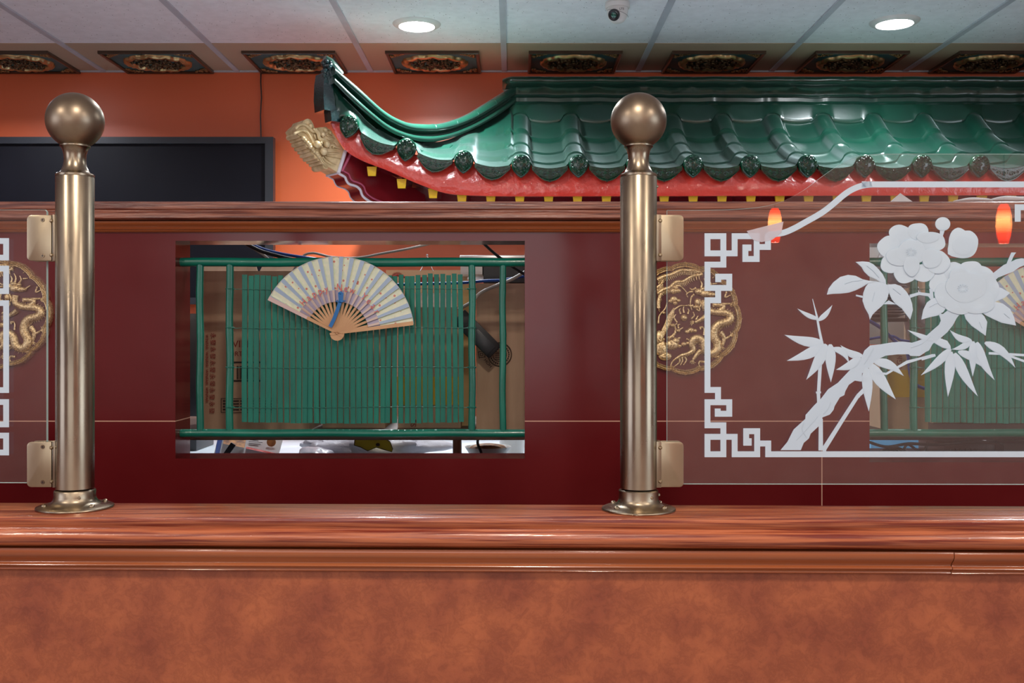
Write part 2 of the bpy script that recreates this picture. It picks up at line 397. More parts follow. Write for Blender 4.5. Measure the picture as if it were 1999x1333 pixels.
# ================================================================ MIDDLE WALL with serving openings
DM = 2.2; TH = .1
ax0, ax1 = (343-1000)/K*DM, (1025-1000)/K*DM
bx0 = (1698-1000)/K*DM; bx1 = bx0+(ax1-ax0)
at, ab = H+(650-470)/K*DM, H+(650-895)/K*DM
bt, bb = H+(650-475)/K*DM, H+(650-902)/K*DM
wt = H+.245
mb = MB()
mb.box((XL, DM, 0), (ax0, DM+TH, wt)); mb.box((ax1, DM, 0), (bx0, DM+TH, wt)); mb.box((bx1, DM, 0), (2.6, DM+TH, wt))
mb.box((ax0, DM, at), (ax1, DM+TH, wt)); mb.box((ax0, DM, 0), (ax1, DM+TH, ab))
mb.box((bx0, DM, bt), (bx1, DM+TH, wt)); mb.box((bx0, DM, 0), (bx1, DM+TH, bb))
struct(mb, 'wall_middle', tile)
def zz(py, d): return H+(650-py)/K*d
# oak cap
d = DM-.03
prof = [(d+.003, zz(393,d)), (d, zz(395,d)), (d, zz(407,d)), (d+.003, zz(410,d)), (d+.002, zz(414,d)), (d-.001, zz(418,d)), (d-.001, zz(425,d)), (d+.003, zz(428,d)), (DM+.002, zz(428,d)), (DM+.002, wt), (DM+TH+.03, wt), (DM+TH+.03, zz(393,d))]
mb = MB(); mb.prism([(XL, y, z) for y, z in prof], (2.6-XL, 0, 0)); struct(mb, 'trim_2', beam_wood)
def cyma(d, y0, y1):    # small bed moulding between two image rows at depth d (front) towards the wall
    h0, h1 = zz(y0, d), zz(y1, d); L = h0-h1
    return [(d+.001, h0), (d, h0-.04*L), (d+.0005, h0-.2*L), (d+.003, h0-.35*L), (d+.008, h0-.5*L), (d+.010, h0-.62*L), (d+.0085, h0-.66*L), (d+.0065, h0-.72*L), (d+.0085, h0-.8*L),(d+.010, h0-.82*L), (d+.0088, h0-.88*L), (d+.0105, h0-.93*L), (d+.012, h1)]
d = DM-.018
pr = cyma(d, 431, 452)
mb = MB(); mb.prism([(XL, y, z) for y, z in pr] + [(XL, DM+.001, pr[-1][1]), (XL, DM+.001, pr[0][1])], (2.6-XL, 0, 0)); struct(mb, 'trim_3', mould_wood)

# ================================================================ FRONT PARTITION
ZL = H-.2443        # ledge top
LX0, LX1 = -1.9, 1.9
mb = MB(); mb.box((LX0, 1.388, 0), (LX1, 1.44, ZL-.04), fr=True); struct(mb, 'wall_front', wallpaper)
d0 = 1.362
def Z(py): return H+(650-py)/K*d0
prof = [(1.461, ZL-.004), (1.459, ZL), (1.369, ZL), (1.363, ZL-.002), (1.3605, Z(1012)), (1.359, Z(1018)), (1.3605, Z(1024)), (1.3635, Z(1029)), (1.3645, Z(1034)), (1.3625, Z(1037)),
        (1.358, Z(1042)), (1.356, Z(1049)), (1.357, Z(1057)), (1.361, Z(1064)), (1.3665, Z(1069)), (1.372, Z(1073)), (1.461, Z(1073))]
mb = MB(); mb.prism([FR(LX0, y, z) for y, z in prof], FR(LX1,0,0)-FR(LX0,0,0))
o = mb.build('ledge', ledge_wood, origin=FR(0,1.41,ZL-.05), smooth=60); props(o, 'lacquered red oak ledge capping the low front partition', 'ledge')
prof = [(1.390, Z(1074)), (1.369, Z(1076)), (1.368, Z(1079)), (1.3675, Z(1086)), (1.370, Z(1092)), (1.3745, Z(1098)), (1.3775, Z(1104)), (1.3772, Z(1106)), (1.374, Z(1107.5)), (1.373, Z(1110)), (1.3745, Z(1113)), (1.379, Z(1115)), (1.3782, Z(1117)), (1.3775, Z(1120)), (1.382, Z(1124)), (1.390, Z(1126))]
mb = MB(); mb.prism([FR(LX0, y, z) for y, z in prof], FR(.585,0,0)-FR(LX0,0,0)); mb.prism([FR(.5858, y-.0006, z-.0004) for y, z in prof], FR(LX1,0,0)-FR(.5858,0,0))
struct(mb, 'trim_4', mould_wood, smooth=60)

# ================================================================ BRASS POSTS
def make_post(px, label, side):
    dd = 1.42/(1+SL*(px-1000)/K); x = (px-1000)/K*dd; s = dd/K
    t = thing('brass_post', label, 'post', (x, dd, ZL), 'brass ball-top posts on the ledge')
    z = lambda py: H+(650-py)*s
    c = Vector((x, dd, 0))
    ct = math.cos(math.atan((px-1000)/K))
    r = 35.6*s
    MB().lathe([(0,z(952)-.0), (r, z(952)), (r, z(347)), (r-.0008, z(345)), (0, z(345))], c, n=64).build('tube', brass, t)
    # neck
    prof = [(0, z(347)), (r, z(345.5)), (r, z(341.5)), (r-.0015, z(339.5)), (29*s, z(338)), (26*s, z(334)), (22*s, z(325)), (20*s, z(313)), (20.6*s, z(302)), (23*s, z(293)), (26.5*s, z(288)), (28*s, z(287)), (28*s, z(284)), (26*s, z(282.5)), (0, z(282))]
    MB().lathe(prof, c, n=56).build('neck', brass, t)
    rb = 54.3*s; cz = z(236)
    MB().lathe([(rb*math.sin(a), cz-rb*math.cos(a)) for a in [math.pi*i/36 for i in range(37)]], c, n=64).build('ball', brass_ball, t, smooth=180)
    # base collar and flange
    rc = 38.6*s; rf = 72*s
    prof = [(0, ZL), (rf-.001, ZL), (rf, ZL+.0015), (rf-.0005, ZL+.003), (rf-.004, ZL+.0045), (rf*.86, ZL+.0052), (rf*.74, ZL+.0060), (rc+.007, ZL+.0075), (rc+.003, ZL+.0098), (rc+.001, ZL+.0125), (rc, ZL+.017), (rc, z(957)), (rc-.0012, z(955)), (r, z(954.5)), (0, z(954))]
    b = MB().lathe(prof, c, n=64).build('flange', brass, t)
    for a in (35, 145, 215, 325):
        q = c+Vector((math.cos(R(a))*rf*.78, math.sin(R(a))*rf*.78, ZL+.0068))
        MB().lathe([(0,.0022),(.0018,.002),(.0034,.0008),(.0036,-.001),(0,-.001)], q, n=16).build('screw', brass_light, b)
    q = Vector((x+(rc+.0002)*.55*1, dd-rc*.83, z(967)))
    MB().lathe([(0,-.0016),(.0014,-.0014),(.0024,0),(0,.001)], q, axis='y', n=14).build('set_screw', brass_light, b)
    if side > 0:
        MB().lathe([(0,.0026),(.0016,.0022),(.003,0),(0,-.001)], c+Vector((rc,0,z(966))), axis='x', n=14).build('set_screw', brass_light, b)
        MB().lathe([(0,.0022),(.0012,.002),(.0024,0),(0,-.001)], c+Vector((r,0,z(364))), axis='x', n=14).build('set_screw', brass_light, b)
    # glass clamps
    for (y0, y1) in ((421, 510), (861, 949)):
        z0, z1 = z(y1), z(y0); 
        if side > 0: xa, xb = x+r-.002, x+r+.0015; pxa, pxb = P(1283,0,dd).x, P(1333,0,dd).x
        else: xa, xb = x-r-.0015, x-r+.002; pxa, pxb = P(59,0,dd).x, P(107,0,dd).x
        lo, hi = min(pxa,pxb), max(pxa,pxb); rr = .006
        def plate(yf, yb):
            pts = []
            for (cx, cz_, a0) in ((hi-rr, z1-rr, 0), (lo+rr, z1-rr, 90), (lo+rr, z0+rr, 180), (hi-rr, z0+rr, 270)):
                rnd = (cx > (lo+hi)/2) == (side > 0)
                if rnd: pts += [(cx+rr*math.cos(R(a0+k*22.5)), yf, cz_+rr*math.sin(R(a0+k*22.5))) for k in range(5)]
                else: pts.append((cx+rr*(1 if a0 in (0,270) else -1), yf, cz_+rr*(1 if a0 in (0,90) else -1)))
            return MB().prism(pts, (0, yb-yf, 0))
        pl = plate(dd-.0095, dd-.0055).build('clamp_plate', brass_light, t, bevel=.0012)
        if side < 0:
            for zq in (z0+.007, z1-.007):
                sq = P(90, 0, dd).x
                MB().lathe([(0,-.0004),(.0026,-.0004),(.003,.0002),(.003,.001),(0,.001)], (sq, dd-.0098, zq), axis='y', n=18).build('screw', brass, pl)
                mbx = MB(); mbx.box((sq-.0016, dd-.0105, zq-.0003), (sq+.0016, dd-.0101, zq+.0003)); mbx.box((sq-.0003, dd-.0105, zq-.0016), (sq+.0003, dd-.0101, zq+.0016)); mbx.build('screw_slot', black_plastic, pl)
        plate(dd+.0055, dd+.0085).build('clamp_plate', brass_light, t, bevel=.001)
        bar = MB().box((min(xa,xb), dd-.0105, z0-.0005), (max(xa,xb)+(.0035 if side > 0 else 0), dd+.0095, z1+.0005)).build('clamp_spine', brass, t, bevel=.0008)
        for zq in (z0+.008, z1-.008):
            MB().lathe([(0,-.002),(.0015,-.0018),(.0028,0),(0,.001)], ((xb+.0018) if side > 0 else (xa-.0015), dd-.0105, zq), axis='y', n=14).build('screw', brass_light, bar)
    return t
make_post(147, 'brass post with ball finial in front of the black television at left', -1)
make_post(1247, 'brass post with ball finial in front of the green tiled roof', 1)

# ================================================================ GLASS PANES with etching
GD = 1.42
def strokes(mb, paths, wd=5.7, tf=lambda x,y: (x,y), D=GD-.0032, th=.0006):
    """union of axis aligned strokes, emitted as one clean slab"""
    rc = []
    for p in paths:
        for (x0,y0),(x1,y1) in zip(p, p[1:]): rc.append((min(x0,x1)-wd, max(x0,x1)+wd, min(y0,y1)-wd, max(y0,y1)+wd))
    xs_ = sorted({v for q in rc for v in q[:2]}); ys_ = sorted({v for q in rc for v in q[2:]})
    f = lambda i, j: 0 <= i < len(xs_)-1 and 0 <= j < len(ys_)-1 and any(a <= (xs_[i]+xs_[i+1])/2 <= b and c <= (ys_[j]+ys_[j+1])/2 <= d for a,b,c,d in rc)
    on = {(i,j) for i in range(len(xs_)-1) for j in range(len(ys_)-1) if f(i,j)}
    v = lambda i, j, k: FP(*tf(xs_[i], ys_[j]), D)+Vector((0,-th*k,0))
    for i, j in on:
        mb.add([v(i,j,1), v(i+1,j,1), v(i+1,j+1,1), v(i,j+1,1)], [(0,1,2,3)])
        for (a,b,c,d,e,g) in ((i-1,j,i,j,i,j+1),(i+1,j,i+1,j,i+1,j+1),(i,j-1,i,j,i+1,j),(i,j+1,i,j+1,i+1,j+1)):
            if (a,b) not in on: mb.add([v(c,d,0), v(e,g,0), v(e,g,1), v(c,d,1)], [(0,1,2,3)])
pR = [[(1381.5,461),(1412.5,461),(1412.5,494.5),(1381.5,494.5),(1381.5,461)],
      [(1412.5,494.5),(1434.5,494.5),(1434.5,461),(1477.5,461),(1477.5,505.5),(1455.5,505.5),(1455.5,483),(1461.5,483),(1461.5,484)],
      [(1477.5,482),(1499.5,482),(1499.5,461)],
      [(1412.5,494.5),(1412.5,516.5),(1381.5,516.5),(1381.5,562),(1424,562),(1424,540),(1402.5,540),(1402.5,545)],
      [(1402.3,562),(1402.3,586),(1381.5,586),(1381.5,761),(1402,761),(1402,785),(1424,785),(1424,807.5),(1401.5,807.5),(1401.5,803)],
      [(1402,785),(1381.5,785),(1381.5,830),(1412.5,830),(1412.5,852.5),(1381.5,852.5),(1381.5,886.5),(1412.5,886.5),(1412.5,852.5),(1434.5,852.5),(1434.5,886.5),(1478.5,886.5),(1478.5,841.5),(1457,841.5),(1457,864),(1462,864),(1462,861)],
      [(1478.5,865.5),(1500,865.5),(1500,886.5),(2420,886.5)],
      [(2100,404.5),(1987,404.5),(1987,427)]]
def ribbon_px(pts, hw):     # pts in px, hw half width (number or list) -> outline
    pts = [Vector((p[0], p[1], 0)) for p in pts]; L_, R_ = [], []
    for i, p in enumerate(pts):
        t = pts[min(i+1,len(pts)-1)]-pts[max(i-1,0)]; t.normalize(); n = Vector((-t.y, t.x, 0)); h = hw[i] if isinstance(hw, list) else hw
        L_.append(p+n*h); R_.append(p-n*h)
    return [(p.x,p.y) for p in L_+R_[::-1]]
_ef = [0]
def etch_flat(mb, poly, th=None, D=GD-.0032):
    _ef[0] = (_ef[0]+1) % 23
    if th is None: th = .00065
    else: th += .000035*_ef[0]
    mb.prism([FP(x,y,D) for x,y in poly], (0,-th,0))
def etch_dome(mb, poly, th, D=GD-.0032, k=.8, rise=.0006):
    n = len(poly); cx = sum(p[0] for p in poly)/n; cy = sum(p[1] for p in poly)/n
    r0 = [FP(x,y,D) for x,y in poly]; rings = [r0, [p+Vector((0,-th,0)) for p in r0]]
    for kk, h in ((.93, rise*.6), (k, rise), (.4, rise*1.0)):
        rings.append([FP(cx+(x-cx)*kk, cy+(y-cy)*kk, D)+Vector((0,-th-h,0)) for x,y in poly])
    vs = [v for r in rings for v in r]+[FP(cx,cy,D)+Vector((0,-th-rise,0))]
    fs = [(i*n+j, i*n+(j+1)%n, (i+1)*n+(j+1)%n, (i+1)*n+j) for i in range(len(rings)-1) for j in range(n)]
    b = (len(rings)-1)*n; fs += [(b+j, b+(j+1)%n, b+n) for j in range(n)]
    mb.add(vs, fs)
cA = lambda pts: [(1600+x/6.665, 500+y/6.665) for x,y in pts]
cB = lambda pts: [(1799+x/5.554, 540+y/5.554) for x,y in pts]
cC = lambda pts: [(1520+x/4.3, 580+y/4.3) for x,y in pts]
cD = lambda pts: [(1690+x/8.33, 410+y/8.33) for x,y in pts]
cE = lambda pts: [(1840+x/8.33, 410+y/8.33) for x,y in pts]
cG = lambda pts: [(1660+x/3.702, 600+y/3.702) for x,y in pts]
cH = lambda pts: [(1660+x/4.761, 340+y/4.761) for x,y in pts]
def sm(pts, n=4): return [(v.x, v.y) for v in spline([(x,y,0) for x,y in pts], n, True)]
def leaf(base, tip, hw, bend=.0):
    b = Vector((*base,0)); t = Vector((*tip,0)); d = t-b; L = d.length; d.normalize(); n = Vector((-d.y, d.x, 0)); out = []
    ks = [0,.08,.18,.3,.45,.6,.75,.88,1]; ws = [.25,.62,.88,1,.95,.76,.5,.24,0]
    mid = lambda k: b+d*(k*L)+n*(bend*L*math.sin(math.pi*k))
    up = [mid(k)+n*hw*w for k,w in zip(ks,ws)]; dn = [mid(k)-n*hw*w for k,w in zip(ks,ws)][:-1]
    return [(p.x,p.y) for p in up+dn[::-1]]

def make_right_pane():
    t = thing('glass_pane', 'clear glass screen etched with white peony and bamboo, right of the right brass post', 'glass screen', FP(1700, 945, GD), None)
    top = [(1303,410),(1380,409.5),(1440,408),(1490,403),(1530,392),(1570,371),(1605,345),(1640,321),(1665,309),(1700,301.5),(1760,300)]
    out = [(v.x,v.y) for v in spline([(x,y,0) for x,y in top], 4)] + [(2560,300),(2560,947),(1303,945)]
    mb = MB(); mb.prism([FP(x,y,GD-.003) for x,y in out], (0,.006,0), 0, 1); mb.build('glass_sheet', [glass, glass_edge], t, smooth=0)
    mb = MB(); strokes(mb, pR)
    cur = [(1499.5,459),(1506,457.5),(1529,454.5),(1550,446),(1571,434.5),(1602.5,416.6),(1623.5,401),(1644.5,383),(1661,371.5),(1680,363.5),(1702,360.3),(1760,360),(2560,360)]
    cur = [(v.x,v.y) for v in spline([(x,y,0) for x,y in cur], 4)]
    rb = ribbon_px(cur, 5.8); n = len(cur)
    k_ = len(mb.v); ff = [FP(x,y,GD-.0032) for x,y in rb]; fb = [p+Vector((0,-.00068,0)) for p in ff]
    mb.add(ff+fb, [(2*n+i, 2*n+i+1, 4*n-2-i, 4*n-1-i) for i in range(n-1)]+[(i,(i+1)%(2*n),(i+1)%(2*n)+2*n,i+2*n) for i in range(2*n)])
    mb.build('etched_border', etched, t, smooth=0)
    # bamboo
    mb = MB()
    for _k, (pts, hw) in enumerate(((cC([(286,15),(305,90),(322,160),(345,290),(368,395)]), [.5,1.1,1.9,2.3,2.6]), (cC([(352,540),(345,660),(337,790)]), [3.4,3.3,3.2]), (cC([(315,800),(357,798)]), 2),
                    (cC([(335,800),(338,890)]), [3.4,3.0]), (cC([(355,1020),(355,1286)]), [3.9,4.4]), (cC([(372,1286),(400,1286)]), 2), (cC([(375,1286),(530,1040),(665,830)]), [4.5,3.8,3.4]), (cC([(650,828),(682,838)]), 1.5),
                    (cC([(665,830),(722,775)]), [3.6,4.2]), (cG([(180,470),(260,480),(330,440),(410,395),(500,370),(600,345)]), [2.5,2.2,2,3,2.2,2.5]), (cB([(0,893),(150,850)]), [2.8,2.5]), (cB([(730,830),(850,835),(1111,850),(1300,900)]), 2.4), (cB([(930,850),(1111,915),(1300,960)]), 2.2))):
        rb = ribbon_px(pts, hw); n = len(pts)
        ff = [FP(x,y,GD-.0032) for x,y in rb]; fb = [p+Vector((0,-.00062-.00003*_k,0)) for p in ff]; mb.add(ff+fb, [(2*n+i, 2*n+i+1, 4*n-2-i, 4*n-1-i) for i in range(n-1)]+[(i,(i+1)%(2*n),(i+1)%(2*n)+2*n,i+2*n) for i in range(2*n)])
    lv = [(cC, (375,385), (50,316), 42, .05), (cC, (385,400), (70,534), 44, .05), (cC, (400,395), (234,692), 46, .04), (cC, (435,395), (440,714), 44, 0), (cC, (455,425), (592,552), 30, .16),
          (cC, (332,185), (158,95), 20, .05), (cC, (335,198), (452,66), 22, -.06), (cC, (705,495), (520,402), 32, .12), (cC, (690,510), (483,609), 38, .08), (cC, (738,590), (758,958), 44, 0),
          (cC, (770,560), (985,858), 52, -.03), (cC, (800,535), (1052,662), 40, .1), (cB, (318,782), (-4,1068), 46, .03), (cB, (320,812), (287,1302), 56, 0), (cB, (360,830), (610,1296), 56, -.03),
          (cB, (400,810), (690,1000), 44, .08), (cB, (560,700), (556,1082), 46, 0), (cB, (600,712), (794,1122), 52, -.06), (cB, (690,712), (1018,988), 50, .1), (cB, (540,695), (308,578), 38, .12), (cB, (545,690), (328,788), 36, .1),
          (cG, (610,245), (413,163), 20, .02)]
    for i, (f, b_, t_, hw, bd) in enumerate(lv):
        etch_dome(mb, f(leaf(b_, t_, hw, -bd)), .0006+.00005*(i % 5), k=.72, rise=.0004)
    etch_dome(mb, cB([(130,715),(200,665),(280,695),(315,750),(320,795),(225,770)]), .0007)
    mb.build('etched_bamboo', etched, t, smooth=50)
    # tree branch
    mb = MB()
    up = cC([(18,1283),(75,1215),(128,1110),(225,1022),(228,988),(300,908),(360,848),(418,772),(500,718),(590,622),(650,560),(700,500),(722,448),(770,405),(860,395),(950,380),(1040,372),(1120,382)]) + cG([(480,245),(560,215),(585,180),(640,130),(655,95),(642,55),(655,45),(690,60),(720,30),(760,-10)])
    dn = cG([(815,20),(770,75),(740,130),(700,180),(640,232),(592,262),(560,312),(500,352),(435,350),(422,338)]) + cC([(1000,480),(900,490),(840,518),(790,560),(740,610),(700,640),(700,665),(742,668),(740,700),(690,708),(640,700),(590,735),(560,790),(552,822),(515,840),(470,915),(462,945),(430,985),(370,1008),(340,1080),(270,1145),(255,1185),(212,1222),(187,1283)])
    etch_flat(mb, up+dn, .0008)
    etch_flat(mb, cE([(830,1020),(1000,890),(1100,850),(1200,800),(1280,785),(1400,795),(1600,760),(1600,860),(1400,890),(1325,900),(1250,930),(1150,1000),(1050,1040),(900,1100),(840,1160),(600,1200),(660,990),(770,1025)]), .0007)
    etch_flat(mb, cE([(1120,690),(1195,690),(1160,740),(1110,850),(1040,880),(1060,830)]), .0009)
    etch_flat(mb, cB([(345,318),(240,400),(195,420),(215,500),(100,600),(0,690),(0,835),(80,800),(120,730),(200,660),(280,590),(340,500),(370,430),(430,375),(470,330)]), .0008)
    etch_flat(mb, cH([(550,1120),(640,1095),(740,1108),(735,1065),(765,1065),(775,1160),(745,1165),(725,1135),(640,1122),(555,1150)]), .0007)
    etch_flat(mb, cA([(475,500),(562,516),(562,543),(475,520)]), .0007); etch_flat(mb, cA([(830,625),(900,575),(1000,628)]), .0007)
    for pts in (cC([(240,1180),(200,1110),(215,1050)]), cC([(380,980),(420,930),(440,880)]), cC([(720,560),(760,500),(800,430)]), cG([(440,290),(520,260),(580,210)]), cC([(150,1200),(260,1080),(330,1000)])):
        mb.tube([FP(x,y,GD-.0042) for x,y in [(v.x,v.y) for v in spline([(a,b,0) for a,b in pts], 5)]], .0005, 6)
    mb.build('etched_branch', etched, t, smooth=30)
    # broad leaves
    mb = MB()
    bl = [cA([(470,75),(560,68),(640,75),(700,105),(760,160),(820,230),(860,310),(865,372),(800,345),(740,305),(640,260),(580,200),(545,140)]),
          cA([(97,500),(120,420),(180,340),(270,270),(370,243),(470,255),(560,300),(650,320),(760,332),(700,345),(640,355),(560,400),(470,445),(380,475),(280,487),(180,490)]),
          cA([(655,825),(640,760),(590,670),(560,580),(570,480),(600,400),(640,350),(720,325),(820,345),(900,380),(900,480),(880,560),(820,640),(740,710),(690,760)]),
          cA([(860,372),(980,362),(1060,390),(1130,460),(1180,540),(1205,620),(1215,700),(1180,825),(1130,760),(1070,680),(990,620),(940,560),(905,480)]),
          cB([(0,465),(20,360),(60,280),(120,235),(190,220),(290,300),(240,380),(180,420),(90,440)]),
          cB([(450,370),(480,460),(540,530),(610,580),(695,640),(712,490),(680,430),(600,350),(500,330)]),
          cB([(600,350),(700,420),(780,460),(870,500),(1025,530),(1000,430),(960,350),(880,290),(780,270),(680,300)]),
          cB([(680,230),(760,170),(800,110),(860,120),(960,175),(900,230),(780,280)])]
    for i, p in enumerate(bl): etch_dome(mb, p, .0007+.0001*(i % 3), k=.78, rise=.0005)
    for pts in (cA([(330,360),(430,325),(560,312)]), cA([(620,125),(700,190),(780,280)]), cA([(690,590),(720,470)]), cA([(960,420),(1060,500)]), cB([(90,330),(150,295),(220,278)]), cB([(630,490),(660,560)]), cB([(900,400),(960,450)])):
        mb.tube([FP(x,y,GD-.0048) for x,y in pts], .0004, 6)
    mb.build('etched_leaf', etched, t, smooth=50)
    # blossoms
    def petals(lst, f, nm, base=.0007):
        mb = MB()
        for i, (cx, cy, rx, ry) in enumerate(lst):
            sd = i*1.7
            pl = [(cx+rx*(1+.035*math.sin(3*a+sd)+.02*math.sin(5*a+sd*2))*math.cos(a), cy+ry*(1+.035*math.sin(3*a+sd)+.02*math.sin(5*a+sd*2))*math.sin(a)) for a in [2*math.pi*j/30 for j in range(30)]]
            etch_dome(mb, f(pl), base+.00022*i, k=.86, rise=.00022)
        return mb
    mb = petals([(720,600,330,300),(560,380,185,140),(850,350,170,142),(380,600,185,180),(405,880,165,150),(640,1040,185,150),(920,1020,200,145),(1060,520,235,160),(1170,850,190,190),(1000,450,180,90),(520,760,190,150),(740,690,240,200),(1060,790,160,160),(735,910,130,165)], cD, 'p')
    for a in range(0, 360, 30):
        q = [(1690+(745+math.cos(R(a))*r)/8.33, 410+(680+math.sin(R(a))*r*.8)/8.33) for r in (30, 55, 85)]
        mb.tube([FP(x,y,GD-.0079) for x,y in q], [.00012,.0002,.0004], 5)
    mb.build('etched_blossom', etched2, t, smooth=50)
    mb = petals([(850,1010,115,110),(970,905,105,88),(1120,895,110,90),(1210,985,135,130),(1255,1060,125,140),(900,1120,120,115),(1010,1190,150,110),(1170,1180,170,120),(1010,960,100,90),(1070,1050,190,140)], cH, 'q')
    for a in range(0, 360, 30):
        q = [(1660+(1050+math.cos(R(a))*r)/4.761, 340+(1060+math.sin(R(a))*r*.8)/4.761) for r in (20, 34, 50)]
        mb.tube([FP(x,y,GD-.0070) for x,y in q], [.00012,.0002,.0004], 5)
    mb.build('etched_blossom', etched2, t, smooth=50)
    mb = MB(); etch_dome(mb, sm(cE([(100,560),(110,450),(160,340),(250,285),(330,310),(370,335),(450,335),(530,390),(580,480),(570,600),(530,700),(460,760),(350,785),(230,770),(90,715)]), 2), .0007, k=.9)
    etch_dome(mb, cE([(330+190*math.cos(a), 580+165*math.sin(a)) for a in [2*math.pi*j/24 for j in range(24)]]), .0011, k=.85)
    mb.build('etched_bud', etched2, t, smooth=50)
    mb = MB(); etch_dome(mb, cH([(860+70*math.cos(a), 463+64*math.sin(a)) for a in [2*math.pi*j/24 for j in range(24)]]), .0007, k=.85); etch_flat(mb, cH([(835,515),(880,515),(862,570),(858,605),(830,600)]))
    mb.build('etched_bud', etched2, t, smooth=50)
    # sticky tape left on the border
    cI = lambda pts: [(1340+x/4.762, 340+y/4.762) for x,y in pts]
    mb = MB(); mb.prism([FP(x,y,GD-.0041) for x,y in cI([(562,528),(905,440),(885,545),(800,610),(700,632),(620,610)])], (0,-.0003,0))
    o = mb.build('sticky_tape', tape_m, smooth=0); props(o, 'torn piece of clear sticky tape on the etched border corner', 'tape')
    return t
make_right_pane()
t = thing('glass_pane', 'clear glass screen with etched fret border, left of the left brass post', 'glass screen', FP(-250, 943, GD))
mb = MB(); mb.prism([FP(x,y,GD-.003) for x,y in [(91,413),(88,409),(-600,409),(-600,941),(91,943)]], (0,.006,0), 0, 1); mb.build('glass_sheet', [glass, glass_edge], t, smooth=0)
mb = MB(); strokes(mb, [[(min(x,1900),y) for x,y in p] for p in pR[:-1]], tf=lambda x,y: (18-(x-1376)*.97, 465+(y-455.5)*.97)); mb.build('etched_border', etched, t, smooth=0)

